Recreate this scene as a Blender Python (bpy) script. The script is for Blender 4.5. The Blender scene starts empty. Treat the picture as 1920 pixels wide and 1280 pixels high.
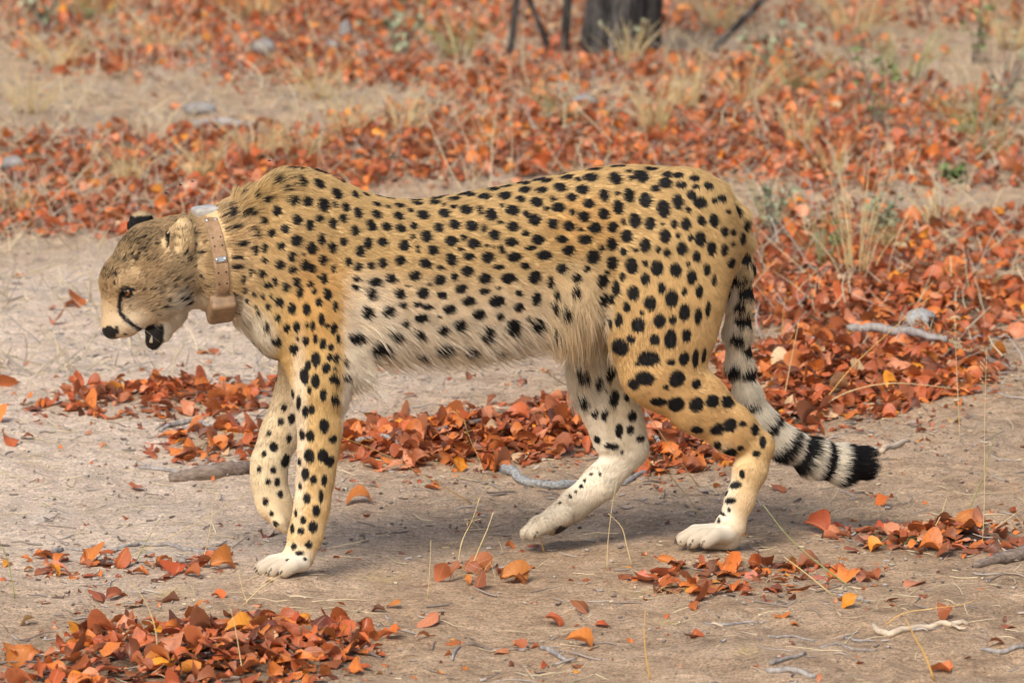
import bpy, math, random
import numpy as np
from mathutils import Vector
from mathutils.bvhtree import BVHTree

R = math.radians
rng = np.random.default_rng(7)
random.seed(7)
scene = bpy.context.scene
COL = scene.collection

# ------------------------------------------------------------------ camera, sky, sun, exposure
CAM_D, CAM_H, FPX = 12.0, 2.3, 11712.0          # metres, metres, focal length in photo pixels (1920 wide)
PITCH = R(8.86)
cam = bpy.data.cameras.new('camera')
cam_ob = bpy.data.objects.new('camera', cam)
COL.objects.link(cam_ob)
cam_ob.location = (0, -CAM_D, CAM_H)
cam_ob.rotation_euler = (math.pi / 2 - PITCH, 0, 0)
cam.sensor_width = 36.0
cam.lens = FPX / 1920 * 36
cam.clip_start, cam.clip_end = 0.1, 3000
cam.dof.use_dof = True
cam.dof.focus_distance = 12.05
cam.dof.aperture_fstop = 8.5
scene.camera = cam_ob

world = bpy.data.worlds.new('World')
scene.world = world
world.use_nodes = True
SUN_EL, SUN_AZ = R(47), R(-155)                   # azimuth clockwise from +Y (behind the camera, to the left)
wn, wl = world.node_tree.nodes, world.node_tree.links
sky = wn.new('ShaderNodeTexSky')
sky.sky_type = 'NISHITA'
sky.sun_disc = False
sky.sun_elevation = SUN_EL
sky.sun_rotation = SUN_AZ
sky.air_density, sky.dust_density, sky.ozone_density = 1.0, 4.0, 0.6
wl.new(sky.outputs['Color'], wn['Background'].inputs['Color'])
wn['Background'].inputs['Strength'].default_value = 0.095

sun = bpy.data.lights.new('sun', 'SUN')
sun.energy = 1.5
sun.angle = R(22)
sun.color = (1.0, 0.97, 0.92)
sun_ob = bpy.data.objects.new('sun', sun)
COL.objects.link(sun_ob)
sd = Vector((math.sin(SUN_AZ) * math.cos(SUN_EL), math.cos(SUN_AZ) * math.cos(SUN_EL), math.sin(SUN_EL)))
sun_ob.rotation_euler = sd.to_track_quat('Z', 'Y').to_euler()
sun_ob.location = (0, 0, 20)

scene.view_settings.view_transform = 'Standard'
scene.view_settings.look = 'None'
scene.view_settings.exposure = 0.95
scene.view_settings.gamma = 1.0
scene.render.engine = 'CYCLES'
cy = scene.cycles
cy.max_bounces, cy.diffuse_bounces, cy.glossy_bounces, cy.transmission_bounces, cy.transparent_max_bounces = 6, 3, 2, 4, 6
cy.use_adaptive_sampling = True
cy.adaptive_threshold = 0.006
cy.use_denoising = True
cy.caustics_reflective = cy.caustics_refractive = False

# ------------------------------------------------------------------ photo geometry helpers
CAMP = np.array([0, -CAM_D, CAM_H])
FW = np.array([0, math.cos(PITCH), -math.sin(PITCH)])
UP = np.array([0, math.sin(PITCH), math.cos(PITCH)])
RT = np.array([1.0, 0, 0])
YAW = R(16)
EX = np.array([math.cos(YAW), math.sin(YAW), 0])   # along the animal, towards its tail
ET = np.array([-math.sin(YAW), math.cos(YAW), 0])  # across the animal, away from the viewer


def ray(px, py):
    d = FW + RT * (px - 960) / FPX + UP * (640 - py) / FPX
    return d / np.linalg.norm(d)


def G(px, py, z=0.0):
    d = ray(px, py)
    return CAMP + d * ((z - CAM_H) / d[2])


def at_depth(px, py, Y):
    d = ray(px, py)
    return CAMP + d * ((Y + CAM_D) / d[1])


def P(px, py, t):
    """a point of the animal in its own frame (along, across, up)"""
    d = ray(px, py)
    w = CAMP + d * ((t - ET @ CAMP) / (ET @ d))
    return np.array([EX @ w, t, w[2]])


def to_world(L):
    L = np.asarray(L)
    return L[..., 0:1] * EX + L[..., 1:2] * ET + L[..., 2:3] * np.array([0, 0, 1.0])


def to_px(W):
    v = np.asarray(W) - CAMP
    z = v @ FW
    return np.stack([960 + FPX * (v @ RT) / z, 640 - FPX * (v @ UP) / z], -1)


def M2(px):
    return px / 960.0                                # photo pixels to metres at the animal


# value noise -------------------------------------------------------
def _hash(ix, iy, seed):
    h = (ix.astype(np.int64) * 374761393 + iy.astype(np.int64) * 668265263 + seed * 974634777) & 0xffffffff
    h = ((h ^ (h >> 13)) * 1274126177) & 0xffffffff
    return ((h ^ (h >> 16)) & 0xffff) / 65535.0


def vnoise(x, y, seed=0):
    x, y = np.asarray(x, float), np.asarray(y, float)
    ix, iy = np.floor(x), np.floor(y)
    fx, fy = x - ix, y - iy
    fx, fy = fx * fx * (3 - 2 * fx), fy * fy * (3 - 2 * fy)
    ix, iy = ix.astype(int), iy.astype(int)
    a, b = _hash(ix, iy, seed), _hash(ix + 1, iy, seed)
    c, d = _hash(ix, iy + 1, seed), _hash(ix + 1, iy + 1, seed)
    return (a + (b - a) * fx) * (1 - fy) + (c + (d - c) * fx) * fy


def fbm(x, y, seed=0, octaves=4):
    s, a, n = 0, 0.5, 0
    for o in range(octaves):
        s = s + a * vnoise(np.asarray(x) * 2 ** o, np.asarray(y) * 2 ** o, seed + o * 17)
        n += a
        a *= 0.5
    return s / n


# mesh helpers ------------------------------------------------------
def smooth01(x, a, b):
    t = np.clip((x - a) / (b - a), 0, 1)
    return t * t * (3 - 2 * t)


def cubic_interp(x, xs, ys):
    m = np.gradient(ys, xs)
    i = np.clip(np.searchsorted(xs, x) - 1, 0, len(xs) - 2)
    h = xs[i + 1] - xs[i]
    u = np.clip((x - xs[i]) / h, 0, 1)
    return ((2 * u ** 3 - 3 * u ** 2 + 1) * ys[i] + (u ** 3 - 2 * u ** 2 + u) * h * m[i]
            + (-2 * u ** 3 + 3 * u ** 2) * ys[i + 1] + (u ** 3 - u ** 2) * h * m[i + 1])


def uv_ball(r, seg=20, ring=12):
    Vb, Fb = [(0, 0, r)], []
    for i in range(1, ring):
        th = math.pi * i / ring
        for j in range(seg):
            ph = 2 * math.pi * j / seg
            Vb.append((r * math.sin(th) * math.cos(ph), r * math.sin(th) * math.sin(ph), r * math.cos(th)))
    Vb.append((0, 0, -r))
    for j in range(seg):
        Fb.append((0, 1 + j, 1 + (j + 1) % seg))
        for i in range(ring - 2):
            a = 1 + i * seg + j; b = 1 + i * seg + (j + 1) % seg
            Fb.append((a, a + seg, b + seg, b))
        Fb.append((1 + (ring - 2) * seg + j, len(Vb) - 1, 1 + (ring - 2) * seg + (j + 1) % seg))
    return Vb, Fb


class MB:
    """collects tubes, sheets and boxes into one mesh"""
    def __init__(self):
        self.v, self.f, self.n, self.c = [], [], 0, []

    def add(self, v, f, c=None):
        v = np.asarray(v, float)
        self.v.append(v)
        self.f += [tuple(i + self.n for i in q) for q in f]
        if c is not None:
            self.c += [c] * len(v)
        self.n += len(v)

    def tube(self, pts, rad, sides=6, c=None, cap=True, rough=0.0, ell=1.0):
        pts = np.asarray(pts, float)
        rad = np.broadcast_to(np.asarray(rad, float), (len(pts),))
        tan = np.gradient(pts, axis=0)
        tan /= np.linalg.norm(tan, axis=1)[:, None] + 1e-12
        ref = np.array([0, 0, 1.0]) if abs(tan[:, 2]).mean() < 0.8 else np.array([1.0, 0, 0])
        V = []
        for p, r, t in zip(pts, rad, tan):
            a = np.cross(ref, t); a /= np.linalg.norm(a) + 1e-12
            b = np.cross(t, a)
            for k in range(sides):
                th = 2 * math.pi * k / sides
                rr = r * (1 + rough * (random.random() - 0.5) * 2)
                V.append(p + a * math.cos(th) * rr + b * math.sin(th) * rr * ell)
        F = []
        n = len(pts)
        for i in range(n - 1):
            for k in range(sides):
                k2 = (k + 1) % sides
                F.append((i * sides + k, i * sides + k2, (i + 1) * sides + k2, (i + 1) * sides + k))
        if cap:
            F.append(tuple(range(sides))[::-1])
            F.append(tuple((n - 1) * sides + k for k in range(sides)))
        self.add(V, F, c)
        return self

    def box(self, c, sx, sy, sz, ax=None):
        ax = np.eye(3) if ax is None else np.asarray(ax)
        V = [np.asarray(c) + ax[0] * sx * i + ax[1] * sy * j + ax[2] * sz * k for i in (-1, 1) for j in (-1, 1) for k in (-1, 1)]
        self.add(V, [(0, 1, 3, 2), (4, 6, 7, 5), (0, 4, 5, 1), (2, 3, 7, 6), (0, 2, 6, 4), (1, 5, 7, 3)])
        return self

    def mesh(self, name, mat, smooth=True):
        me = bpy.data.meshes.new(name)
        me.from_pydata([tuple(p) for p in np.concatenate(self.v)], [], self.f)
        if self.c:
            at = me.attributes.new('rnd', 'FLOAT', 'POINT')
            at.data.foreach_set('value', np.asarray(self.c, np.float32))
        me.materials.append(mat)
        if smooth:
            me.polygons.foreach_set('use_smooth', np.ones(len(me.polygons), bool))
        me.update()
        return me


def link(name, data, parent=None, label=None, cat=None, group=None, kind=None, loc=None):
    o = bpy.data.objects.new(name, data)
    COL.objects.link(o)
    if parent is not None:
        o.parent = parent
    if loc is not None:
        o.location = loc
    if label: o['label'] = label
    if cat: o['category'] = cat
    if group: o['group'] = group
    if kind: o['kind'] = kind
    return o


def fast_mesh(name, V, Q, mat, attrs=None, smooth=True):
    """V (n,3), Q (m,3|4) int arrays"""
    me = bpy.data.meshes.new(name)
    V = np.ascontiguousarray(V, np.float32)
    k = Q.shape[1]
    me.vertices.add(len(V))
    me.vertices.foreach_set('co', V.ravel())
    me.loops.add(Q.size)
    me.loops.foreach_set('vertex_index', np.ascontiguousarray(Q, np.int32).ravel())
    me.polygons.add(len(Q))
    me.polygons.foreach_set('loop_start', np.arange(0, Q.size, k, dtype=np.int32))
    me.polygons.foreach_set('use_smooth', np.full(len(Q), smooth, bool))
    me.update(calc_edges=True)
    for an, val in (attrs or {}).items():
        val = np.asarray(val, np.float32)
        if val.ndim == 1:
            me.attributes.new(an, 'FLOAT', 'POINT').data.foreach_set('value', val)
        else:
            a4 = np.ones((len(val), 4), np.float32); a4[:, :3] = val
            me.attributes.new(an, 'FLOAT_COLOR', 'POINT').data.foreach_set('color', a4.ravel())
    me.materials.append(mat)
    me.validate()
    return me


# ------------------------------------------------------------------ materials
def new_mat(name):
    m = bpy.data.materials.new(name)
    m.use_nodes = True
    nt = m.node_tree
    return m, nt.nodes, nt.links, nt.nodes['Principled BSDF']


def ramp(nodes, stops, interp='LINEAR'):
    r = nodes.new('ShaderNodeValToRGB')
    r.color_ramp.interpolation = interp
    el = r.color_ramp.elements
    while len(el) < len(stops):
        el.new(0.5)
    for e, (p, c) in zip(el, stops):
        e.position = p
        e.color = (*c, 1)
    return r


def noise_node(nodes, links, scale, detail=6, rough=0.6, vec=None, dist=0.0):
    n = nodes.new('ShaderNodeTexNoise')
    n.inputs['Scale'].default_value = scale
    n.inputs['Detail'].default_value = detail
    n.inputs['Roughness'].default_value = rough
    n.inputs['Distortion'].default_value = dist
    if vec is not None:
        links.new(vec, n.inputs['Vector'])
    return n


def mix_rgb(nodes, links, fac, a, b, blend='MIX'):
    m = nodes.new('ShaderNodeMix')
    m.data_type = 'RGBA'
    m.blend_type = blend
    for sock, val in ((m.inputs[0], fac), (m.inputs[6], a), (m.inputs[7], b)):
        if hasattr(val, 'is_linked') or hasattr(val, 'links'):
            links.new(val, sock)
        elif isinstance(val, (int, float)):
            sock.default_value = val
        else:
            sock.default_value = (*val, 1)
    return m.outputs[2]


def bump_node(nodes, links, height, strength, dist, bsdf, normal=None):
    b = nodes.new('ShaderNodeBump')
    b.inputs['Strength'].default_value = strength
    b.inputs['Distance'].default_value = dist
    links.new(height, b.inputs['Height'])
    if normal is not None:
        links.new(normal, b.inputs['Normal'])
    if bsdf is not None:
        links.new(b.outputs[0], bsdf.inputs['Normal'])
    return b.outputs[0]


def simple_mat(name, col, col2, scale=40, rough=0.8, bump=0.3, bdist=0.002, stretch=None, spec=0.3):
    m, n, l, b = new_mat(name)
    tc = n.new('ShaderNodeTexCoord')
    vec = tc.outputs['Object']
    if stretch:
        mp = n.new('ShaderNodeMapping')
        mp.inputs['Scale'].default_value = stretch
        l.new(vec, mp.inputs['Vector'])
        vec = mp.outputs[0]
    nz = noise_node(n, l, scale, 6, 0.65, vec)
    r = ramp(n, [(0.3, col), (0.7, col2)])
    l.new(nz.outputs[0], r.inputs[0])
    l.new(r.outputs[0], b.inputs['Base Color'])
    b.inputs['Roughness'].default_value = rough
    b.inputs['Specular IOR Level'].default_value = spec
    if bump:
        bump_node(n, l, nz.outputs[0], bump, bdist, b)
    return m

# ------------------------------------------------------------------ ground
# leaf drifts on the ground: (name, photo px centre x, y, half width, half height, leaves, mound height m)
def patch(px_, py_, rx, ry):
    c = G(px_, py_)
    rxw = rx * (c[1] + CAM_D) / FPX
    ryw = (G(px_, py_ - ry)[1] - G(px_, py_ + ry)[1]) / 2
    return c[0], c[1], rxw, ryw


PILES = [  # px, py, rx, ry, stuff leaves, mound
    (390, 1236, 330, 70, 420, .026), (330, 748, 225, 28, 360, .020), (400, 832, 115, 28, 90, .012), (900, 832, 265, 40, 860, .040),
    (1110, 800, 140, 38, 420, .040), (1260, 845, 120, 42, 260, .025), (1560, 715, 215, 72, 1200, .060), (1760, 690, 130, 40, 210, .025), (1680, 575, 300, 62, 900, .045),
    (1400, 1088, 230, 28, 60, .004), (1775, 1018, 190, 32, 90, .008), (215, 1064, 190, 22, 30, .006),
    (1480, 780, 70, 40, 130, .02), (760, 850, 130, 30, 170, .02)]
PW = [(*patch(*p[:4]), p[4], p[5]) for p in PILES]


def rel(x, y):
    """bare-earth relief"""
    h = (fbm(x * 1.3, y * .9, 41, 3) - .5) * .05
    h = h + (fbm(x * 7, y * 4, 43, 3) - .5) * .020 + (fbm(x * 22, y * 15, 47, 3) - .5) * .017 + (vnoise(x * 52, y * 36, 53) - .5) * .006
    far = smooth01(np.hypot(x, y * .5), 6, 30)
    h = h * (1 + far * 2)
    calm = np.exp(-((x / .9) ** 2 + (y / .45) ** 2))
    return h * (1 - .7 * calm)


def ground_z(x, y):
    x, y = np.asarray(x, float), np.asarray(y, float)
    h = rel(x, y)
    for cx, cy_, rx, ry, n, mh in PW:
        q = ((x - cx) / rx) ** 2 + ((y - cy_) / ry) ** 2
        h = h + mh * .55 * np.exp(-q * 1.6)
    for cx, cy_, tz in ((-.437, -.232, .0145), (.376, .030, .0100)):      # the soil the standing paws press on
        g = np.exp(-(((x - cx) / .085) ** 2 + ((y - cy_) / .085) ** 2) ** 2)
        h = h * (1 - g) + (tz + (vnoise(x * 60, y * 60, 8) - .5) * .004) * g
    return h


def axis(fine0, fine1, step, lo_, hi_, g=1.12):
    a = list(np.arange(fine0, fine1 + step / 2, step))
    d = step
    while a[-1] < hi_:
        d *= g; a.append(a[-1] + d)
    d = step
    while a[0] > lo_:
        d *= g; a.insert(0, a[0] - d)
    return np.array(a)


gx = axis(-2.3, 2.3, .0095, -700, 700)
gy = axis(-2.0, 3.0, .014, -60, 3.0, 1.15)
gy = np.concatenate([gy, axis(3.03, 11, .03, 3.03, 1500, 1.1)])
XX, YY = np.meshgrid(gx, gy, indexing='ij')
ZZ = ground_z(XX, YY)
gpx = to_px(np.stack([XX, YY, XX * 0], -1))


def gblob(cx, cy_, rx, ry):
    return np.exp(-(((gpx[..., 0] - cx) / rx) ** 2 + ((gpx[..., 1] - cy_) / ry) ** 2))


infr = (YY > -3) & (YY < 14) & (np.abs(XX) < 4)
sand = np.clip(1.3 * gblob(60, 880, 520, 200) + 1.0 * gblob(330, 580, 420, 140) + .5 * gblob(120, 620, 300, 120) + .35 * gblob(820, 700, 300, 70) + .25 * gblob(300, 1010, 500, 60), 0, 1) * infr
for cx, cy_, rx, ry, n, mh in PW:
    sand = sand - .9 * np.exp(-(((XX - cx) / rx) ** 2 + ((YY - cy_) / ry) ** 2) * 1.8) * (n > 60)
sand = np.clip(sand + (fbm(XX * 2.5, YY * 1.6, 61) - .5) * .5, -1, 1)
nx_, ny_ = XX.shape
idx = np.arange(nx_ * ny_).reshape(nx_, ny_)
gq = np.stack([idx[:-1, :-1], idx[1:, :-1], idx[1:, 1:], idx[:-1, 1:]], -1).reshape(-1, 4)

m_g, n_, l_, b_ = new_mat('soil')
tc = n_.new('ShaderNodeTexCoord')
vec = tc.outputs['Object']
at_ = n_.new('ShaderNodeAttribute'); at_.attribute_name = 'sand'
n1 = noise_node(n_, l_, 9, 8, .7, vec)
n2 = noise_node(n_, l_, 85, 7, .78, vec)
mp = n_.new('ShaderNodeMapping'); mp.inputs['Scale'].default_value = (18, 60, 18); l_.new(vec, mp.inputs['Vector'])
n3 = noise_node(n_, l_, 1.0, 6, .7, mp.outputs[0], .6)
n4 = noise_node(n_, l_, 330, 4, .7, vec)
r1 = ramp(n_, [(.28, (.36, .235, .145)), (.5, (.63, .435, .275)), (.72, (.76, .55, .37))])
l_.new(n1.outputs[0], r1.inputs[0])
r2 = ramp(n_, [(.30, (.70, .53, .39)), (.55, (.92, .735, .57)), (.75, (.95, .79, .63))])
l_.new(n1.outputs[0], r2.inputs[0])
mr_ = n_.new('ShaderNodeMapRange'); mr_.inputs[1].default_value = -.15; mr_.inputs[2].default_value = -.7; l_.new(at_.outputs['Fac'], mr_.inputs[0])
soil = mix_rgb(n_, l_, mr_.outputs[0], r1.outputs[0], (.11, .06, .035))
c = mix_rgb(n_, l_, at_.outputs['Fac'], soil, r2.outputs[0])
r3 = ramp(n_, [(.32, (.50, .46, .43)), (.48, (.97, .97, .97)), (.72, (1.22, 1.2, 1.16))])
l_.new(n3.outputs[0], r3.inputs[0])
c = mix_rgb(n_, l_, .75, c, r3.outputs[0], 'MULTIPLY')
r4 = ramp(n_, [(.31, (.50, .47, .45)), (.45, (.94, .93, .92)), (.58, (1.08, 1.07, 1.06)), (.70, (1.35, 1.33, 1.30))])
l_.new(n2.outputs[0], r4.inputs[0])
c = mix_rgb(n_, l_, .9, c, r4.outputs[0], 'MULTIPLY')
n5 = noise_node(n_, l_, 3.1, 5, .6, vec)
r5 = ramp(n_, [(.45, (1, 1, 1)), (.70, (.84, .86, .88))])
l_.new(n5.outputs[0], r5.inputs[0])
c = mix_rgb(n_, l_, 1.0, c, r5.outputs[0], 'MULTIPLY')
n6 = noise_node(n_, l_, 170, 3, .8, vec)
r6 = ramp(n_, [(.36, (.52, .49, .47)), (.48, (.97, .97, .96)), (.56, (1.04, 1.04, 1.04)), (.66, (1.32, 1.32, 1.32))])
l_.new(n6.outputs[0], r6.inputs[0])
c = mix_rgb(n_, l_, .9, c, r6.outputs[0], 'MULTIPLY')
l_.new(c, b_.inputs['Base Color'])
b_.inputs['Roughness'].default_value = .95
b_.inputs['Specular IOR Level'].default_value = .15
nm1 = bump_node(n_, l_, n2.outputs[0], 1.0, .011, None)
bump_node(n_, l_, n4.outputs[0], .9, .004, b_, nm1)
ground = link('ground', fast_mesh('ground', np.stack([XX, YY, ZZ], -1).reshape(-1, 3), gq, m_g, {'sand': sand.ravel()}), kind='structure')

# ------------------------------------------------------------------ fallen leaves
LEAF_COLS = {'rust-red': (.42, .100, .030), 'orange': (.58, .170, .034), 'copper-brown': (.29, .092, .035), 'pinkish-orange': (.56, .215, .105),
             'golden-orange': (.70, .26, .020), 'dark russet': (.15, .050, .025), 'tan': (.56, .37, .20)}


def leaf_mat(name, individual):
    m, n, l, b = new_mat(name)
    if individual:
        src = n.new('ShaderNodeObjectInfo').outputs['Color']
    else:
        a = n.new('ShaderNodeAttribute'); a.attribute_name = 'leaf_colour'
        src = a.outputs['Color']
    tc = n.new('ShaderNodeTexCoord')
    nz = noise_node(n, l, 55, 5, .65, tc.outputs['Object'])
    r = ramp(n, [(.30, (.50, .46, .42)), (.48, (1, 1, 1)), (.62, (1.06, 1.05, 1.02)), (.75, (1.2, 1.3, 1.4))])
    l.new(nz.outputs[0], r.inputs[0])
    c = mix_rgb(n, l, 1.0, src, r.outputs[0], 'MULTIPLY')
    au = n.new('ShaderNodeAttribute'); au.attribute_name = 'leaf_u'
    aw = n.new('ShaderNodeAttribute'); aw.attribute_name = 'leaf_w'

    def mth(op, a, b_=None, c_=None):
        m_ = n.new('ShaderNodeMath'); m_.operation = op
        for s_, v_ in zip(m_.inputs, (a, b_, c_)):
            if v_ is None: continue
            if isinstance(v_, (int, float)): s_.default_value = v_
            else: l.new(v_, s_)
        return m_.outputs[0]
    absw = mth('ABSOLUTE', aw.outputs['Fac'])
    ph = mth('FRACT', mth('MULTIPLY_ADD', au.outputs['Fac'], 6.0, mth('MULTIPLY', absw, -1.6)))
    side_v = mth('LESS_THAN', mth('ABSOLUTE', mth('SUBTRACT', ph, .5)), .09)
    mid_v = mth('LESS_THAN', absw, .07)
    c = mix_rgb(n, l, mth('MULTIPLY', side_v, .22), c, (.20, .06, .03))
    c = mix_rgb(n, l, mth('MULTIPLY', mid_v, .35), c, (.62, .34, .18))
    geo = n.new('ShaderNodeNewGeometry')
    pale = mix_rgb(n, l, .30, c, (.52, .22, .11))
    c = mix_rgb(n, l, geo.outputs['Backfacing'], c, pale)
    l.new(c, b.inputs['Base Color'])
    b.inputs['Roughness'].default_value = .48
    b.inputs['Specular IOR Level'].default_value = .35
    nz2 = noise_node(n, l, 160, 3, .6, tc.outputs['Object'])
    bump_node(n, l, nz2.outputs[0], .35, .001, b)
    tr = n.new('ShaderNodeBsdfTranslucent')
    l.new(c, tr.inputs['Color'])
    ms = n.new('ShaderNodeMixShader'); ms.inputs[0].default_value = .16
    l.new(b.outputs[0], ms.inputs[1]); l.new(tr.outputs[0], ms.inputs[2])
    l.new(ms.outputs[0], n['Material Output'].inputs['Surface'])
    return m


M_LEAF1, M_LEAFN = leaf_mat('dry_leaf', True), leaf_mat('dry_leaf_litter', False)
NU, NVv = 7, 5
FORMS = ['flat', 'cupped', 'folded', 'curled', 'twisted']


def leaf_shape(form, r):
    """one dry leaflet about 1 long: (NU*NVv, 3)"""
    u = np.linspace(0, 1, NU)
    v = np.linspace(-1, 1, NVv)
    U, W = np.meshgrid(u, v, indexing='ij')
    asym = r.uniform(-.45, .45)
    wid = r.uniform(.19, .40) * (np.sin(np.pi * np.clip(U, 0, 1) ** r.uniform(.65, .9))) ** .75 + .004
    X = U - .5
    Y = W * wid * (1 + asym * W) + .10 * r.uniform(-1, 1) * np.sin(np.pi * U)
    Z = np.zeros_like(X)
    cup, bend, fold, tw = {'flat': (.2, .4, .15, .3), 'cupped': (.8, .8, .1, .4), 'folded': (.1, .5, 1.0, .35), 'curled': (.5, 2.8, .2, .6), 'twisted': (.6, 1.0, .35, 1.7)}[form]
    s = r.choice([-1, 1])
    Z = Z + cup * s * (Y ** 2) * 1.8 + fold * np.abs(Y) * r.uniform(.7, 1.4) + .03 * np.sin(9 * X + r.uniform(0, 6)) * np.abs(W)
    a = tw * X * r.choice([-1, 1])
    Y, Z = Y * np.cos(a) - Z * np.sin(a), Y * np.sin(a) + Z * np.cos(a)
    th = bend * r.uniform(.7, 1.2) * r.choice([-1, 1], p=[.7, .3])
    if abs(th) > .05:
        rad = 1 / th
        ang = X * th
        X, Z = (rad - Z) * np.sin(ang), rad - (rad - Z) * np.cos(ang)
    L = np.stack([X, Y, Z], -1).reshape(-1, 3)
    edge = (np.abs(W.reshape(-1)) > .9)
    L += r.normal(0, .010, L.shape) + edge[:, None] * r.normal(0, .026, L.shape)
    return L


li = np.arange(NU * NVv).reshape(NU, NVv)
LEAF_Q = np.stack([li[:-1, :-1], li[1:, :-1], li[1:, 1:], li[:-1, 1:]], -1).reshape(-1, 4)
lr = np.random.default_rng(21)
LEAF_V = [(f, leaf_shape(f, lr)) for f, nf in (('flat', 8), ('cupped', 7), ('curled', 5), ('twisted', 5), ('folded', 3)) for _ in range(nf)]
LUW = np.stack(np.meshgrid(np.linspace(0, 1, NU), np.linspace(-1, 1, NVv), indexing='ij'), -1).reshape(-1, 2)
LEAF_ME = [(f, fast_mesh('dry_leaf', v, LEAF_Q, M_LEAF1, {'leaf_u': LUW[:, 0], 'leaf_w': LUW[:, 1]})) for f, v in LEAF_V]


def rot_mats(n, tilt, r):
    """random yaw, tilt about a random horizontal axis (normal angle up to tilt) and roll"""
    yaw = r.uniform(0, 2 * np.pi, n); az = r.uniform(0, 2 * np.pi, n)
    tl = np.abs(r.normal(0, 1, n)) * tilt
    cy_, sy = np.cos(yaw), np.sin(yaw)
    Rz = np.zeros((n, 3, 3)); Rz[:, 0, 0] = cy_; Rz[:, 0, 1] = -sy; Rz[:, 1, 0] = sy; Rz[:, 1, 1] = cy_; Rz[:, 2, 2] = 1
    kx, ky = np.cos(az), np.sin(az)
    c_, s_ = np.cos(tl), np.sin(tl)
    Rt = np.zeros((n, 3, 3))
    Rt[:, 0, 0] = c_ + kx * kx * (1 - c_); Rt[:, 0, 1] = kx * ky * (1 - c_); Rt[:, 0, 2] = ky * s_
    Rt[:, 1, 0] = kx * ky * (1 - c_); Rt[:, 1, 1] = c_ + ky * ky * (1 - c_); Rt[:, 1, 2] = -kx * s_
    Rt[:, 2, 0] = -ky * s_; Rt[:, 2, 1] = kx * s_; Rt[:, 2, 2] = c_
    return Rt @ Rz


COLK = list(LEAF_COLS)
COLP = np.array([.28, .24, .22, .12, .03, .09, .02])


def leaf_drop(x, y, z, size, Rm, shape):
    """centre height so that the lowest corner rests at z"""
    v = (LEAF_V[shape][1] * size) @ Rm.T
    return v, z - v[:, 2].min()


def in_patch(cx, cy_, rx, ry, n, r, edge=.35):
    q = np.sqrt(r.random(n)) ** (1.15)
    a = r.uniform(0, 2 * np.pi, n)
    q = q * (1 - edge / 2 + edge * vnoise(np.cos(a) * 2.3 + cx * 5 + 9, np.sin(a) * 2.3 + cy_ * 5, 5)) * 1.12
    return cx + rx * q * np.cos(a), cy_ + ry * q * np.sin(a), q


# the single leaves that show largest
used_xy = []


def one_leaf(x, y, size, tilt, col, shape, label, group, lift=0.0, Rm=None):
    Rm = rot_mats(1, tilt, rng)[0] if Rm is None else Rm
    v, zc = leaf_drop(x, y, float(ground_z(x, y)), size, Rm, shape)
    o = link('dry_leaf', LEAF_ME[shape][1], label=label, cat='leaf', group=group)
    from mathutils import Matrix
    M4 = Matrix([[*(Rm[i] * size), (x, y, zc + lift - .002)[i]] for i in range(3)] + [[0, 0, 0, 1]])
    o.matrix_world = M4
    o.color = (*[c_ * random.uniform(.85, 1.15) for c_ in LEAF_COLS[col]], 1)
    return o


SOLO = [  # px, py, size px, tilt, colour, form, label
    (1657, 952, 46, 1.0, 'orange', 'cupped', 'orange cupped leaf standing alone on the sand below the tail tip'),
    (256, 914, 54, .3, 'orange', 'flat', 'flat orange leaf on pale sand just before the broken log'),
    (673, 944, 58, .3, 'orange', 'curled', 'long rolled orange leaf on the sand just behind the standing forepaw'),
    (1086, 1212, 58, .9, 'orange', 'folded', 'folded orange leaf standing like a tent at the bottom, middle of the picture'),
    (942, 1214, 40, .5, 'pinkish-orange', 'cupped', 'pinkish leaf across a dark twig near the bottom middle'),
    (850, 1206, 36, .5, 'rust-red', 'cupped', 'small rust leaf at the upper end of the dark twig near the bottom'),
    (800, 1172, 58, .35, 'pinkish-orange', 'flat', 'pale orange leaf lying flat on bare soil below the belly'),
    (1790, 804, 34, .6, 'tan', 'cupped', 'small tan leaf alone on bare soil at the foot of a thin stalk'),
    (14, 716, 46, .4, 'orange', 'cupped', 'orange leaf cut by the edge of the picture, on pale sand'),
    (812, 914, 34, .9, 'orange', 'folded', 'small upright leaf before the leaf heap under the belly'),
    (500, 1003, 40, .25, 'copper-brown', 'curled', 'curled brown leaf beside the standing foreleg shin'),
    (1310, 1122, 56, .4, 'rust-red', 'cupped', 'rust leaf lying loose below the hind paw, nearest the bottom'),
    (1085, 1146, 48, .7, 'copper-brown', 'cupped', 'copper leaf resting on its edge on open soil, bottom middle'),
    (1770, 1262, 62, .9, 'orange', 'curled', 'curled orange leaf standing at the lower right edge of the picture'),
    (1865, 1222, 40, .5, 'copper-brown', 'curled', 'brown curled leaf among grey twigs at the lower right'),
    (150, 566, 44, .5, 'rust-red', 'cupped', 'red leaf on pale sand beneath the cheetah face'),
    (1590, 1148, 40, .5, 'golden-orange', 'flat', 'golden leaf on bare soil below the right leaf drift'),
    (1715, 1100, 56, .35, 'pinkish-orange', 'twisted', 'twisted pinkish leaf on soil between two grey twigs, right'),
    (1458, 915, 50, .3, 'rust-red', 'flat', 'rust leaf just behind the rear hock on bare soil'),
    (1530, 1000, 60, .35, 'rust-red', 'folded', 'folded reddish leaf on open soil below the tail'),
    (380, 660, 34, .3, 'orange', 'flat', 'small orange leaf on sand below the chin'),
    (770, 745, 40, .3, 'pinkish-orange', 'flat', 'orange leaf on sand directly under the front of the belly'),
]
for x_, y_, s_, tl_, col_, f_, lab_ in SOLO:
    p = G(x_, y_)
    shp = random.choice([i for i, (f, _) in enumerate(LEAF_V) if f == f_])
    one_leaf(p[0], p[1], s_ / 960 * (p[1] + CAM_D) / 12.2, tl_, col_, shp, lab_, None)

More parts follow.
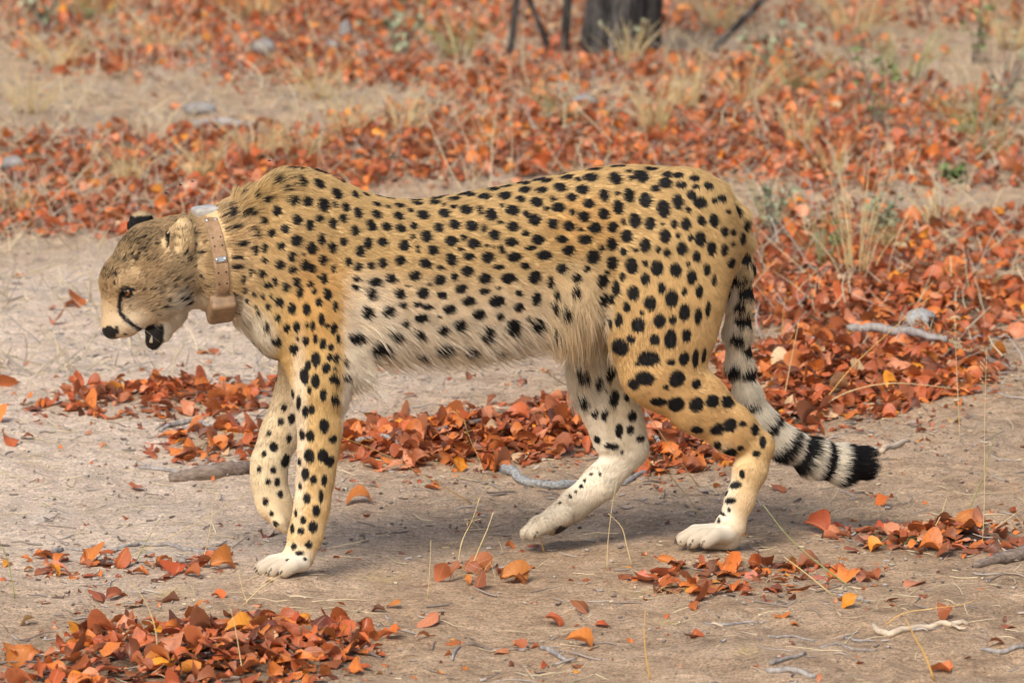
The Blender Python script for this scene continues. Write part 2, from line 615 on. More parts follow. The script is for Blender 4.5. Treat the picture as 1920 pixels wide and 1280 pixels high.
DRIFTS = [  # px, py, rx, ry, n, tilt, lift, place words, group
    (390, 1232, 310, 68, 118, .36, .024, 'in the lower left drift', 'leaves of the lower left drift'),
    (205, 1062, 190, 20, 18, .40, .004, 'in the row under the pale twig', 'leaves under the pale twig'),
    (150, 1122, 130, 14, 7, .40, .004, 'on soil above the lower left drift', 'leaves above the lower left drift'),
    (1400, 1087, 205, 28, 46, .32, .005, 'in the drift below the hind paw', 'leaves below the hind paw'),
    (1775, 1018, 190, 32, 40, .32, .008, 'in the right edge drift', 'leaves at the right edge'),
    (870, 1088, 110, 26, 12, .55, .006, 'among straw below the belly', 'leaves among straw below the belly'),
    (960, 1130, 980, 135, 32, .35, .001, 'lying loose on the open foreground soil', 'loose leaves on the foreground soil'),
    (700, 1190, 110, 60, 8, .40, .002, 'on soil beside the lower left drift', 'leaves beside the lower left drift')]
for px0, py0, rx, ry, n, tl_, lf, where, grp in DRIFTS:
    cx, cy_, rxw, ryw = patch(px0, py0, rx, ry)
    xs, ys, q = in_patch(cx, cy_, rxw, ryw, n, rng)
    for x, y, qq in zip(xs, ys, q):
        col_ = COLK[rng.choice(len(COLK), p=COLP)]
        shp = int(rng.integers(len(LEAF_V)))
        fu, fv = (x - cx) / rxw, (y - cy_) / ryw
        zone = ('left end' if fu < -.6 else 'left part' if fu < -.2 else 'middle' if fu < .2 else 'right part' if fu < .6 else 'right end')
        row = 'front' if fv < -.33 else 'centre' if fv < .33 else 'back'
        sz = rng.uniform(.026, .056) * (.8 if 'loose' in where else 1)
        big_w = 'large ' if sz > .047 else 'small ' if sz < .034 else ''
        one_leaf(x, y, sz, tl_, col_, shp, f'{big_w}{LEAF_V[shp][0]} {col_} leaf {where}, {zone}, {row}', grp, lift=float(rng.uniform(0, lf) * max(0, 1 - qq * .7)))

# the rest of the litter, beyond counting
xs_, ys_, zs_, ts_ = [], [], [], []
for (cx, cy_, rx, ry, n, mh), pl in zip(PW, PILES):
    x, y, q = in_patch(cx, cy_, rx, ry, n, rng)
    xs_.append(x); ys_.append(y); zs_.append(rng.uniform(0, 1, n) * mh * .8 * np.clip(1 - q, 0, 1)); ts_.append(np.full(n, .55 if mh > .012 else .4))


def cover(px_, py_):
    """how thickly the background is strewn, 0..1, traced from the photograph onto the ground"""
    def bl(cx, cy_, rx, ry, p=2):
        return np.exp(-(np.abs((px_ - cx) / rx) ** p + np.abs((py_ - cy_) / ry) ** p))
    c_ = 1.05 * bl(1700, 520, 420, 90, 4) + .95 * bl(1700, 440, 260, 60, 4) * (px_ > 1400) + .72 * bl(1700, 250, 420, 110, 4) + .70 * bl(1150, 190, 420, 70, 4) + .6 * bl(1500, 90, 500, 60, 4)
    c_ += 1.0 * bl(150, 420, 330, 48, 4) + .62 * bl(230, 320, 420, 70, 4) + .62 * bl(330, 105, 450, 60, 4) + .5 * bl(300, 20, 600, 40, 4) + .5 * bl(720, 140, 260, 60, 2) + .5 * bl(700, 310, 400, 40, 2)
    c_ += .95 * bl(950, 295, 600, 55, 4) + .75 * bl(1000, 290, 500, 30, 2) + .5 * bl(950, 30, 1200, 40, 4) + .35 * bl(100, 230, 150, 20)
    c_ *= 1 - .85 * bl(330, 205, 260, 26, 2) - .85 * bl(1800, 385, 220, 16, 4) - .5 * bl(1480, 405, 120, 20) - .7 * bl(1880, 525, 60, 45) - .6 * bl(1450, 62, 120, 12) - .4 * bl(1480, 640, 80, 14)
    return np.clip(c_, 0, 1.1)


n_try = 82000
x = rng.uniform(-2.6, 2.6, n_try); y = rng.uniform(2.6, 13.5, n_try)
pp = to_px(np.stack([x, y, x * 0], -1))
cv = cover(pp[:, 0], pp[:, 1])
cl = fbm(x * 2.2, y * 1.4, 77, 3)
keepm = (rng.random(n_try) < cv * smooth01(cl + (cv - .5) * .45, .33, .58) * .72) & (np.abs(pp[:, 0] - 960) < 1050)
xs_.append(x[keepm]); ys_.append(y[keepm]); zs_.append(rng.uniform(0, .022, keepm.sum()) * cv[keepm]); ts_.append(np.full(keepm.sum(), .5))
# thin scatter everywhere else
n_sc = 900
x = rng.uniform(-2.4, 2.4, n_sc); y = rng.uniform(-1.3, 9, n_sc)
xs_.append(x[260:]); ys_.append(np.abs(y[260:]) + 1.2); zs_.append(np.zeros(n_sc - 260)); ts_.append(np.full(n_sc - 260, .3))
# crumbled bits between and around the drifts
for (cx, cy_, rx, ry, n, mh) in PW:
    nb_ = int(40 + n * .35)
    x, y, q = in_patch(cx, cy_, rx * 1.45, ry * 1.7, nb_, rng)
    xs_.append(x); ys_.append(y); zs_.append(np.zeros(nb_)); ts_.append(np.full(nb_, .1))
nb_ = 700
xs_.append(rng.uniform(-1.4, 1.4, nb_)); ys_.append(rng.uniform(-1.3, 2.6, nb_)); zs_.append(np.zeros(nb_)); ts_.append(np.full(nb_, .1))
X_, Y_, Zl, Tl = map(np.concatenate, (xs_, ys_, zs_, ts_))
nL = len(X_)
shp = rng.integers(0, len(LEAF_V), nL)
ALL = np.stack([v for _, v in LEAF_V])
size = np.where(Tl < .2, rng.uniform(.006, .020, nL), rng.uniform(.020, .053, nL))
Rm = rot_mats(nL, 1.0, rng)
Rm = np.where(Tl[:, None, None] > .45, rot_mats(nL, .48, rng), rot_mats(nL, .32, rng))
vv = np.einsum('nij,nkj->nki', Rm, ALL[shp] * size[:, None, None])
zb = ground_z(X_, Y_) + Zl - vv[..., 2].min(1) - .002
vv += np.stack([X_, Y_, zb], -1)[:, None, :]
ck = rng.choice(len(COLK), nL, p=COLP)
lc = np.array([LEAF_COLS[k] for k in COLK])[ck] * rng.uniform(.78, 1.2, (nL, 1))
nv = NU * NVv
allq = (LEAF_Q[None] + (np.arange(nL) * nv)[:, None, None]).reshape(-1, 4)
link('leaf_litter', fast_mesh('leaf_litter', vv.reshape(-1, 3), allq, M_LEAFN, {'leaf_colour': np.repeat(lc, nv, 0), 'leaf_u': np.tile(LUW[:, 0], nL), 'leaf_w': np.tile(LUW[:, 1], nL)}), kind='stuff',
     label='deep litter of fallen rust-orange leaves behind and around the cheetah', cat='leaf litter')
print('litter leaves', nL)

# ------------------------------------------------------------------ twigs, straw and grit strewn on the soil
m_tw, n_, l_, b_ = new_mat('twig_litter')
at_ = n_.new('ShaderNodeAttribute'); at_.attribute_name = 'rnd'
rp = ramp(n_, [(0, (.12, .085, .062)), (.35, (.26, .21, .175)), (.6, (.40, .35, .31)), (.8, (.50, .40, .25)), (1, (.66, .54, .34))])
l_.new(at_.outputs['Fac'], rp.inputs[0]); l_.new(rp.outputs[0], b_.inputs['Base Color'])
b_.inputs['Roughness'].default_value = .85


def strew(name, n, lens, rads, cols, ys, curve, label, seed, flat=.12, sides=4, upright=0.0):
    r = np.random.default_rng(seed)
    K_ = 4
    x = r.uniform(-2.2, 2.2, n); y = r.uniform(ys[0], ys[1], n)
    dens = fbm(x * 2.6, y * 2.0, seed, 3)
    kp = dens > r.uniform(.25, .62, n)
    x, y = x[kp], y[kp]; n = len(x)
    a = r.uniform(0, 2 * np.pi, n); L = r.uniform(*lens, n) * r.uniform(.5, 1, n); rad_ = r.uniform(*rads, n)
    el = r.normal(0, flat, n) + upright * r.random(n)
    d = np.stack([np.cos(a) * np.cos(el), np.sin(a) * np.cos(el), np.abs(np.sin(el))], -1)
    sd_ = np.stack([-np.sin(a), np.cos(a), np.zeros(n)], -1)
    bend_ = r.normal(0, curve, n)
    u = np.linspace(0, 1, K_)
    p0 = np.stack([x, y, np.zeros(n)], -1)
    pts_ = p0[:, None] + d[:, None] * (u[None, :, None] * L[:, None, None]) + sd_[:, None] * ((u * (1 - u))[None, :, None] * (bend_ * L)[:, None, None]) + r.normal(0, .02, (n, K_, 3)) * L[:, None, None] * np.array([1, 1, .3])
    if upright == 0:
        pts_[..., 2] += ground_z(pts_[..., 0], pts_[..., 1]) + rad_[:, None] * .6
    else:
        pts_[..., 2] += ground_z(x, y)[:, None] - .002
    th = 2 * np.pi * np.arange(sides) / sides
    taper = np.array([1, .95, .85, .5])
    ring = pts_[:, :, None, :] + (rad_[:, None] * taper)[:, :, None, None] * (np.cos(th)[None, None, :, None] * sd_[:, None, None, :] + np.sin(th)[None, None, :, None] * np.cross(d, sd_)[:, None, None, :])
    Vv = ring.reshape(-1, 3)
    base = []
    for i in range(K_ - 1):
        for k in range(sides):
            k2 = (k + 1) % sides
            base.append((i * sides + k, i * sides + k2, (i + 1) * sides + k2, (i + 1) * sides + k))
    base = np.array(base)
    Qq = (base[None] + (np.arange(n) * K_ * sides)[:, None, None]).reshape(-1, 4)
    link(name, fast_mesh(name, Vv, Qq, m_tw, {'rnd': np.repeat(np.clip(r.uniform(*cols, n), 0, 1), K_ * sides)}), kind='stuff', label=label, cat='debris')


strew('twig_litter', 4200, (.015, .10), (.0008, .0026), (.0, .65), (-1.4, 9), .35, 'grey broken twigs strewn over the soil', 301)
strew('bark_chips', 17000, (.004, .020), (.0008, .0036), (.12, .85), (-1.4, 8), .2, 'small dark bark chips and grit strewn over the soil', 302)
strew('straw_litter', 6500, (.02, .11), (.0005, .0013), (.72, 1.0), (-1.4, 9), .5, 'pale broken straw strewn over the soil', 303)
strew('dry_grass', 15000, (.03, .15), (.0009, .0026), (.45, 1.0), (2.2, 11), .5, 'short dry straw grass standing among the background leaves', 304, .2, 3, 1.1)
strew('dry_grass', 3600, (.10, .32), (.0010, .0022), (.62, 1.0), (3.0, 11), .4, 'tall thin dry grass stems standing in the background', 306, .2, 3, 1.2)
strew('dry_grass', 500, (.02, .07), (.0005, .001), (.70, 1.0), (-1.4, 1.5), .5, 'short dry straw blades standing on the soil near the cheetah', 305, .2, 3, 1.0)

# ------------------------------------------------------------------ sticks, logs, stones
M_GREY = simple_mat('grey_wood', (.16, .135, .115), (.40, .37, .345), 30, .9, .8, .003, (4, 1, 1))
M_BROWN = simple_mat('brown_bark', (.09, .065, .05), (.30, .23, .18), 40, .92, .9, .004, (1, 4, 4))
M_LICHEN = simple_mat('lichen', (.12, .118, .112), (.52, .52, .50), 190, .95, 1.0, .004)
M_BLEACH = simple_mat('bleached_wood', (.36, .27, .18), (.66, .54, .40), 22, .8, .5, .002, (1, 5, 5))
M_STONE = simple_mat('stone', (.12, .11, .10), (.34, .32, .30), 30, .9, .8, .004)
M_STRAW = simple_mat('straw', (.50, .36, .16), (.68, .54, .28), 30, .7, .2, .0005)
M_GOLD = simple_mat('golden_straw', (.52, .27, .06), (.68, .42, .14), 30, .7, .2, .0005)
M_GREEN = simple_mat('green_blade', (.20, .22, .08), (.38, .36, .15), 30, .6, .2, .0005)
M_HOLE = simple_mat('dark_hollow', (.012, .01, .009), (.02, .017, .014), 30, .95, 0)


def ground_path(pts, rad_px, rise=0.0, sub=3, wob=.004):
    out, rr = [], []
    for i in range(len(pts) - 1):
        for u in np.linspace(0, 1, sub, endpoint=False):
            q = np.array(pts[i]) * (1 - u) + np.array(pts[i + 1]) * u
            r_ = rad_px[i] * (1 - u) + rad_px[i + 1] * u
            p = G(*q)
            r_ = r_ / 960 * (p[1] + CAM_D) / 12.2
            out.append([p[0], p[1] + random.uniform(-1, 1) * wob, float(ground_z(p[0], p[1])) + r_ * .75 + rise]); rr.append(r_)
    p = G(*pts[-1]); r_ = rad_px[-1] / 960 * (p[1] + CAM_D) / 12.2
    out.append([p[0], p[1], float(ground_z(p[0], p[1])) + r_ * .75 + rise]); rr.append(r_)
    return np.array(out), np.array(rr)


def stick(name, pts, rad, mat, label, cat='stick', branches=(), sides=8, rough=.18, sub=4, rise=0.0):
    p, r_ = ground_path(pts, rad, rise, sub)
    o = link(name, MB().tube(p, r_, sides, rough=rough).mesh(name, mat), label=label, cat=cat)
    for bp, br in branches:
        p, r_ = ground_path(bp, br, rise + .004, sub)
        link('side_twig', MB().tube(p, r_, 6, rough=rough).mesh('side_twig', mat), parent=o)
    return o


stick('lichen_stick', [(944, 880), (958, 893), (985, 905), (1030, 912), (1082, 908), (1130, 898)], [9, 10, 9, 9, 8, 6], M_LICHEN,
      'pale lichen-crusted stick lying beside the lifted hind paw', branches=[([(950, 888), (946, 876)], [5, 3])], rough=.35)
stick('pale_twig', [(122, 1026), (170, 1031), (215, 1029), (245, 1021), (262, 1017), (290, 1019), (322, 1019), (348, 1029), (390, 1030), (432, 1023)],
      [2, 3.5, 4, 3.5, 4, 3.5, 3.5, 3.5, 3, 2], M_GREY, 'long thin pale grey twig lying across the sand at left')
stick('twig_stub', [(90, 1044), (104, 1036), (116, 1029)], [6, 6, 4], M_GREY, 'short pale twig stub at the left end of the long twig')
stick('broken_log', [(318, 889), (360, 893), (410, 893), (455, 889), (476, 882)], [9, 15, 16, 13, 9], M_BROWN, 'weathered brown broken log with bark before the lifted forepaw', 'log', sides=10, rough=.22)
stick('grey_twig', [(262, 869), (300, 870), (322, 876), (348, 884)], [3, 4.5, 4, 3], M_GREY, 'thin grey twig leading to the broken log')
stick('arched_twig', [(300, 808), (330, 798), (362, 794), (392, 812)], [4, 5, 5, 3], M_GREY, 'arched grey twig in the leaf patch behind the lifted forepaw', rise=.01)
stick('bleached_stick', [(1637, 1182), (1645, 1199), (1668, 1206), (1710, 1199), (1755, 1192), (1790, 1191), (1816, 1188)], [4, 6.5, 7, 6, 6, 6.5, 4], M_BLEACH,
      'bleached tan stick with an upturned end at the lower right', branches=[([(1785, 1192), (1800, 1200), (1812, 1199)], [4, 3, 2])], sides=8, rough=.12)
stick('bark_log', [(1825, 1070), (1860, 1064), (1895, 1058), (1945, 1052)], [6, 10, 13, 14], M_BROWN, 'grey-brown bark log entering at the right edge', 'log', sides=10, rough=.22)
stick('grey_branch', [(1590, 660), (1640, 662), (1690, 668), (1740, 678), (1775, 684)], [7, 9, 9, 8, 6], M_GREY, 'grey branch lying across the leaf heap behind the tail', 'branch', rise=.035, rough=.2)
stick('short_stick', [(1818, 656), (1838, 646), (1860, 632)], [5, 6, 5], M_GREY, 'short slanting grey stick at the right end of the leaf heap')
stick('dark_root', [(1850, 694), (1880, 699), (1905, 703)], [8, 7, 4], M_BROWN, 'dark woody piece at the right edge beyond the tail')
stick('heap_twig', [(668, 852), (705, 848), (745, 856), (800, 866)], [4, 4.5, 4.5, 3], M_GREY, 'grey twig at the foot of the leaf heap behind the foreleg', rise=.012)
stick('heap_twig', [(822, 846), (880, 836), (925, 829), (972, 828)], [3.5, 4.5, 4.5, 3], M_BROWN, 'dark twig across the leaf heap under the belly', rise=.022)
stick('hind_twig', [(1130, 912), (1180, 898), (1225, 876)], [4, 5, 4], M_GREY, 'grey twig running from the lifted hind leg to the leaves')
stick('slanting_twig', [(1205, 795), (1216, 820), (1236, 850)], [3, 4, 4], M_LICHEN, 'lichen-grey twig poking from leaves between the hind legs', rise=.012)
stick('tail_stick', [(1652, 868), (1676, 852), (1704, 836)], [5, 6, 4], M_BLEACH, 'pale stick on the soil just behind the tail tip')
stick('dark_twig', [(872, 1210), (905, 1207), (950, 1209), (993, 1211)], [3.5, 3.5, 3, 2.5], M_BROWN, 'dark thin twig under two leaves near the bottom middle')
stick('forked_twig', [(1014, 1214), (1040, 1222), (1066, 1238)], [5, 6, 3], M_GREY, 'grey weathered twig at the bottom middle', branches=[([(1035, 1240), (1080, 1237)], [2.5, 2.5])])
stick('grey_twig', [(848, 1236), (854, 1222), (862, 1212)], [3, 3, 2], M_GREY, 'small upright grey twig below the two bottom leaves')
stick('thin_twig', [(1320, 1178), (1360, 1180), (1400, 1172), (1438, 1172)], [2, 2.5, 2.5, 2], M_GREY, 'thin grey twig on soil at the lower right centre')
stick('thin_twig', [(1440, 1204), (1480, 1205), (1528, 1208)], [2, 2.5, 2], M_GREY, 'straight thin twig left of the bleached stick')
stick('thin_twig', [(1585, 1200), (1600, 1214), (1640, 1216)], [3.5, 3, 2], M_GREY, 'short bent twig touching the bleached stick')
stick('thin_twig', [(1535, 1228), (1570, 1224), (1600, 1230), (1645, 1226)], [2, 2.5, 2.5, 2], M_GREY, 'wavy twig below the bleached stick')
stick('root_twig', [(1445, 1262), (1475, 1252), (1510, 1244)], [5, 4, 3], M_GREY, 'grey twig rising to the right at the bottom edge')
stick('root_twig', [(1436, 1272), (1480, 1274), (1530, 1282)], [5, 7, 5], M_GREY, 'thicker grey twig cut by the bottom edge')
stick('drift_twig', [(1570, 1128), (1600, 1134), (1630, 1135)], [3, 4, 3], M_GREY, 'short grey twig under the drift below the hind paw')
stick('right_twig', [(1848, 1096), (1880, 1090), (1925, 1094)], [2.5, 3, 3], M_BROWN, 'thin brown twig below the bark log')
stick('right_twig', [(1840, 1226), (1875, 1236), (1925, 1230)], [4, 5, 4], M_GREY, 'grey twig at the lower right edge')
stick('back_branch', [(360, 240), (400, 238), (440, 242), (478, 243)], [9, 11, 10, 7], M_GREY, 'blurred pale grey branch on the ground above the cheetah head', 'branch')
stick('back_twig', [(798, 312), (812, 326), (830, 340)], [4, 4.5, 4], M_BLEACH, 'pale slanting twig just above the back of the cheetah')
stick('back_twig', [(895, 302), (930, 300), (965, 308), (980, 320)], [3, 4, 4, 3], M_BLEACH, 'curved pale twig above the middle of the back')


def stone(px_, py_, w, h, label, mat=M_STONE, name='stone', cat='stone', seed=0):
    r = np.random.default_rng(seed)
    c_ = G(px_, py_ + h / 2)
    k = (c_[1] + CAM_D) / FPX
    vb, fb = uv_ball(1.0, 18, 12)
    vb = np.array(vb)
    d = 1 + .35 * (fbm(vb[:, 0] * 1.6 + vb[:, 2] + seed, vb[:, 1] * 1.6 + 7, seed, 3) - .5) + r.normal(0, .015, len(vb))
    vb = vb * d[:, None] * np.array([w / 2 * k, w / 2 * k * .8, h / 2 * k * 1.05])
    mb = MB(); mb.add(vb, fb)
    return link(name, mb.mesh(name, mat), label=label, cat=cat, loc=(c_[0], c_[1] + w / 2 * k * .5, float(ground_z(c_[0], c_[1])) + h / 2 * k * .85))


stone(495, 86, 46, 34, 'dark grey stone in the far left leaves', seed=1)
stone(374, 204, 62, 26, 'flat grey stone on the sandy strip above the cheetah head', M_STONE, seed=2)
stone(1094, 192, 50, 26, 'grey rounded stone below the tree trunk', seed=3)
stone(22, 308, 46, 26, 'grey stone at the left edge of the leaves', seed=4)
stone(648, 50, 24, 44, 'grey upright stone at the top of the picture', M_STONE, seed=5)
stone(622, 82, 28, 20, 'small dark stone beside the pale upright one', seed=6)
stone(1524, 662, 38, 20, 'small white stone in the leaves behind the tail', M_LICHEN, seed=7)
stone(342, 1046, 16, 12, 'small grey pebble below the long pale twig', seed=8)
stone(1640, 860, 12, 8, 'tiny pale pebble beside the tail tip', M_LICHEN, seed=9)
hs = stone(1728, 606, 64, 40, 'grey lichen-covered log end with dark hollow in the leaves', M_LICHEN, 'hollow_log_end', 'log', seed=10)
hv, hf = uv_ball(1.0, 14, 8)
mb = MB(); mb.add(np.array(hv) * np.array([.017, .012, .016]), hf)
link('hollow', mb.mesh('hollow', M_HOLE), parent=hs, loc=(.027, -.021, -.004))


# ------------------------------------------------------------------ grass stalks and tufts
def stalk(pts, w, mat, label, lean=0.0, head=False, name='grass_stalk', base=None, parent=None):
    """pts from the foot upwards in photo px; the foot stands on the ground"""
    f = G(*(base or pts[0]))
    n = len(pts)
    P3 = []
    for i, q in enumerate(pts):
        p = at_depth(q[0], q[1], f[1] + lean * i / max(1, n - 1))
        P3.append(p)
    P3 = np.array(P3)
    P3[:, 2] += float(ground_z(f[0], f[1])) - P3[0, 2] + 0 if abs(P3[0, 2]) < .05 else 0
    u = np.linspace(0, n - 1, 3 * n)
    C3 = np.stack([cubic_interp(u, np.arange(n, dtype=float), P3[:, k]) for k in range(3)], -1) if n > 2 else P3
    o = link(name, MB().tube(C3, np.linspace(w, w * .4, len(C3)) * .68 / 960, 5).mesh(name, mat), parent=parent,
             label=None if parent else label, cat=None if parent else 'grass')
    if head:
        tipp, tdir = C3[-1], C3[-1] - C3[-4]
        tdir /= np.linalg.norm(tdir)
        mb = MB()
        for k in range(16):
            s0 = tipp - tdir * random.uniform(-.01, .07)
            dv = tdir * .5 + np.array([random.uniform(-1, 1), random.uniform(-1, 1), random.uniform(-.6, .8)])
            L = random.uniform(.008, .022)
            mb.tube([s0, s0 + dv * L * .6, s0 + dv * L], [.0003, .0005, .0007], 4)
        link('seed_head', mb.mesh('seed_head', mat), parent=o)
    return o


stalk([(1320, 968), (1250, 880), (1170, 800), (1080, 730), (1012, 688)], 1.6, M_STRAW, 'long slanting straw crossing the far hind leg, rising to the left', -.15, True)
stalk([(1310, 905), (1270, 850), (1215, 770), (1165, 690), (1130, 655)], 1.5, M_STRAW, 'thin straw leaning left in front of the far hind leg', -.2, True)
stalk([(885, 940), (800, 890), (715, 845), (640, 815)], 1.7, M_GOLD, 'thin golden straw slanting from soil up to the foreleg', -.1)
stalk([(918, 905), (900, 860), (880, 815), (868, 780)], 1.3, M_GOLD, 'fine golden stalk with seed head before the leaf heap', 0, True)
stalk([(1800, 838), (1797, 770), (1793, 690), (1790, 600)], 1.7, M_STRAW, 'upright thin stalk with seed head on soil at right', 0, True)
stalk([(1842, 1030), (1846, 930), (1846, 800), (1850, 670)], 1.5, M_STRAW, 'tallest fine stalk standing by the right edge', 0, True)
stalk([(1815, 960), (1840, 900), (1858, 840), (1872, 800)], 2.2, M_GREEN, 'greenish leaning stalk at the right edge behind the tall one')
stalk([(1535, 780), (1600, 700), (1665, 640), (1720, 590), (1765, 558)], 2.2, M_GOLD, 'long golden straw arching up to the right over the leaf heap', -.1)
stalk([(1532, 782), (1580, 752), (1640, 735), (1700, 732), (1790, 742)], 2.2, M_STRAW, 'arching straw lying over the leaf heap behind the tail', -.05)
stalk([(1470, 775), (1480, 720), (1490, 670), (1498, 630)], 2.0, M_STRAW, 'straight straw in the leaf heap just right of the tail')
stalk([(1465, 650), (1468, 600), (1472, 560)], 2.0, M_GOLD, 'short golden stalk right of the tail base')
stalk([(1595, 1108), (1530, 1060), (1475, 1010), (1432, 955)], 2.6, M_GREEN, 'greenish blade slanting left beside the hind paw')
stalk([(1565, 1130), (1510, 1085), (1470, 1055)], 2.6, M_STRAW, 'flat straw blade on the drift below the hind paw')
stalk([(1185, 1060), (1175, 1020), (1165, 985), (1140, 960)], 2.0, M_STRAW, 'bent straw before the toe of the lifted hind paw')
stalk([(1020, 1030), (1012, 1000), (1000, 980)], 2.2, M_GOLD, 'short golden straw touching the lifted hind paw')
stalk([(1138, 1065), (1140, 1010), (1150, 930), (1162, 880)], 1.4, M_STRAW, 'fine vertical straw before the lifted hind leg')
stalk([(858, 1060), (866, 1010), (885, 970), (900, 925)], 2.2, M_STRAW, 'straw stalk standing below the belly', 0, True)
stalk([(880, 1070), (900, 1020), (915, 985), (925, 955)], 2.4, M_STRAW, 'straw stalk leaning right below the belly')
stalk([(802, 1120), (806, 1060), (808, 1010)], 1.6, M_STRAW, 'thin upright straw beside the leaf below the belly')
stalk([(28, 1118), (20, 1070), (8, 1030), (-6, 1000)], 2.2, M_GREEN, 'green blade leaning out at the left edge')
stalk([(255, 1048), (275, 1010), (290, 985), (305, 962)], 1.6, M_GREEN, 'thin green blade rising above the pale twig')
stalk([(378, 1060), (390, 1010), (398, 960), (400, 905)], 1.5, M_STRAW, 'vertical straw at the right end of the pale twig')
stalk([(215, 1048), (300, 1005), (380, 965), (465, 915)], 1.4, M_STRAW, 'long low straw slanting up towards the lifted forepaw')
stalk([(296, 1236), (292, 1190), (280, 1150), (262, 1118), (238, 1090)], 2.2, M_STRAW, 'curved straw over the lower left leaf drift')
stalk([(455, 1270), (448, 1225), (440, 1180), (432, 1150)], 2.0, M_STRAW, 'upright straw in the lower left leaf drift')
stalk([(455, 1140), (490, 1105), (530, 1080), (560, 1060)], 1.6, M_STRAW, 'straw rising right towards the standing forepaw')
stalk([(465, 1135), (455, 1110), (448, 1075)], 1.8, M_STRAW, 'short straw standing on bare soil before the forepaw')
stalk([(1220, 1278), (1212, 1240), (1208, 1190), (1210, 1150)], 2.6, M_GOLD, 'out of focus golden stalk rising from the bottom edge')
stalk([(1752, 1282), (1735, 1235), (1715, 1200), (1698, 1165)], 3.2, M_GOLD, 'blurred golden stalk before the bleached stick')
stalk([(1660, 1185), (1690, 1165), (1740, 1155), (1800, 1148), (1828, 1138)], 1.6, M_GOLD, 'thin golden straw arching over the bleached stick')
stalk([(1750, 1000), (1765, 970), (1775, 940)], 2.4, M_STRAW, 'short stout straw at the right leaf drift')
stalk([(1860, 1000), (1880, 985), (1915, 960)], 1.8, M_STRAW, 'pale straw slanting right at the edge drift')


def tuft(px_, py_, h, spread_, n, mat, label, name='grass_tuft', w=2.0, upright=.35):
    f = G(px_, py_)
    k = (f[1] + CAM_D) / FPX
    z0 = float(ground_z(f[0], f[1]))
    o = link(name, None, label=label, cat='grass', loc=(f[0], f[1], z0))
    for i in range(n):
        a = random.uniform(0, 2 * math.pi)
        rr = random.random() ** .6 * spread_ * k * (.16 if h > 70 else .5)
        b0 = np.array([math.cos(a) * rr, math.sin(a) * rr, 0])
        hh = h * k * random.uniform(.45, 1.0)
        if h <= 70:
            a = random.uniform(0, 2 * math.pi); hh *= random.random()
        out = np.array([math.cos(a), math.sin(a), 0]) * spread_ * k * random.uniform(.1, .55)
        pts_ = [b0 + out * (u ** 1.6) + np.array([0, 0, hh * (u - upright * u * u * .5)]) for u in np.linspace(0, 1, 6)]
        link('blade', MB().tube(pts_, np.linspace(w, w * .3, 6) * k * .36, 4).mesh('blade', mat), parent=o)
    return o


tuft(1228, 262, 150, 150, 60, M_STRAW, 'bushy straw-coloured grass tuft above the rump', w=3.0)
tuft(1605, 528, 330, 190, 24, M_STRAW, 'tall clump of straw stalks right of the rump', w=3.4)
tuft(1545, 500, 150, 150, 22, M_GREEN, 'lower greenish grass clump left of the tall straw stalks', w=2.6)
tuft(240, 345, 110, 120, 34, M_STRAW, 'straw tuft in the leaves above the face', w=2.8)
tuft(560, 300, 100, 160, 36, M_STRAW, 'straw tuft right above the shoulder', w=2.6)
tuft(650, 260, 110, 140, 34, M_STRAW, 'straw tuft behind the shoulder, farther off', w=2.6)
tuft(930, 290, 110, 120, 20, M_GOLD, 'thin golden tuft above the middle of the back', w=2.0)
tuft(1290, 210, 170, 120, 26, M_STRAW, 'tall pale stalks right of the bushy tuft', w=2.6)
tuft(1180, 130, 120, 120, 24, M_STRAW, 'pale grass clump at the foot of the tree trunk', w=3.4)
tuft(110, 130, 120, 200, 36, M_STRAW, 'grey straw tuft at the far upper left', w=3.0)
tuft(300, 90, 110, 200, 34, M_STRAW, 'straw tuft in the far leaves, left of the dark stone', w=3.0)
tuft(860, 110, 130, 220, 36, M_GREEN, 'greenish grass clump left of the thin tree stems', w=3.0)
tuft(1560, 330, 130, 120, 20, M_STRAW, 'loose straw tuft behind the tall clump', w=2.2)
tuft(1860, 300, 120, 180, 28, M_GREEN, 'greenish tuft at the far right edge', w=2.4)
tuft(1790, 555, 70, 160, 40, M_GREEN, 'low grey-green herb tuft at the right edge of the leaves', w=2.2)
tuft(1440, 420, 120, 120, 30, M_GREEN, 'grey-green grass tuft beside the rump', w=2.2)
tuft(60, 215, 120, 200, 30, M_STRAW, 'straw tuft on the sandy strip at the left edge', w=3.4)
tuft(480, 300, 120, 170, 34, M_STRAW, 'straw tuft above the collar', w=3.0)
tuft(380, 330, 110, 150, 30, M_STRAW, 'straw tuft above the ears', w=3.0)
tuft(600, 190, 130, 200, 34, M_STRAW, 'pale straw tuft on the sandy strip behind the shoulder', w=3.4)
tuft(760, 260, 120, 180, 30, M_STRAW, 'straw tuft above the dip of the back', w=3.0)
tuft(1050, 240, 110, 160, 30, M_GREEN, 'greenish tuft below the slim tree stems', w=3.0)
tuft(1400, 200, 140, 160, 30, M_STRAW, 'straw tuft right of the tall pale stalks', w=3.2)
tuft(1500, 290, 150, 140, 30, M_STRAW, 'straw tuft halfway between rump and sapling', w=3.0)
tuft(1700, 160, 150, 200, 30, M_GREEN, 'greenish tuft behind the green sapling', w=3.4)
tuft(1760, 420, 110, 160, 30, M_STRAW, 'straw tuft on the bare band at the right', w=2.8)
tuft(1350, 60, 150, 200, 30, M_STRAW, 'far straw tuft beside the leaning stem', w=3.6)
tuft(480, 40, 140, 220, 30, M_STRAW, 'far straw tuft at the top edge above the shoulder', w=3.6)
tuft(180, 40, 140, 220, 30, M_GREEN, 'far greenish tuft at the top edge, left', w=3.6)
tuft(1660, 480, 120, 140, 26, M_GREEN, 'greenish tuft right of the tall straw clump', w=2.6)
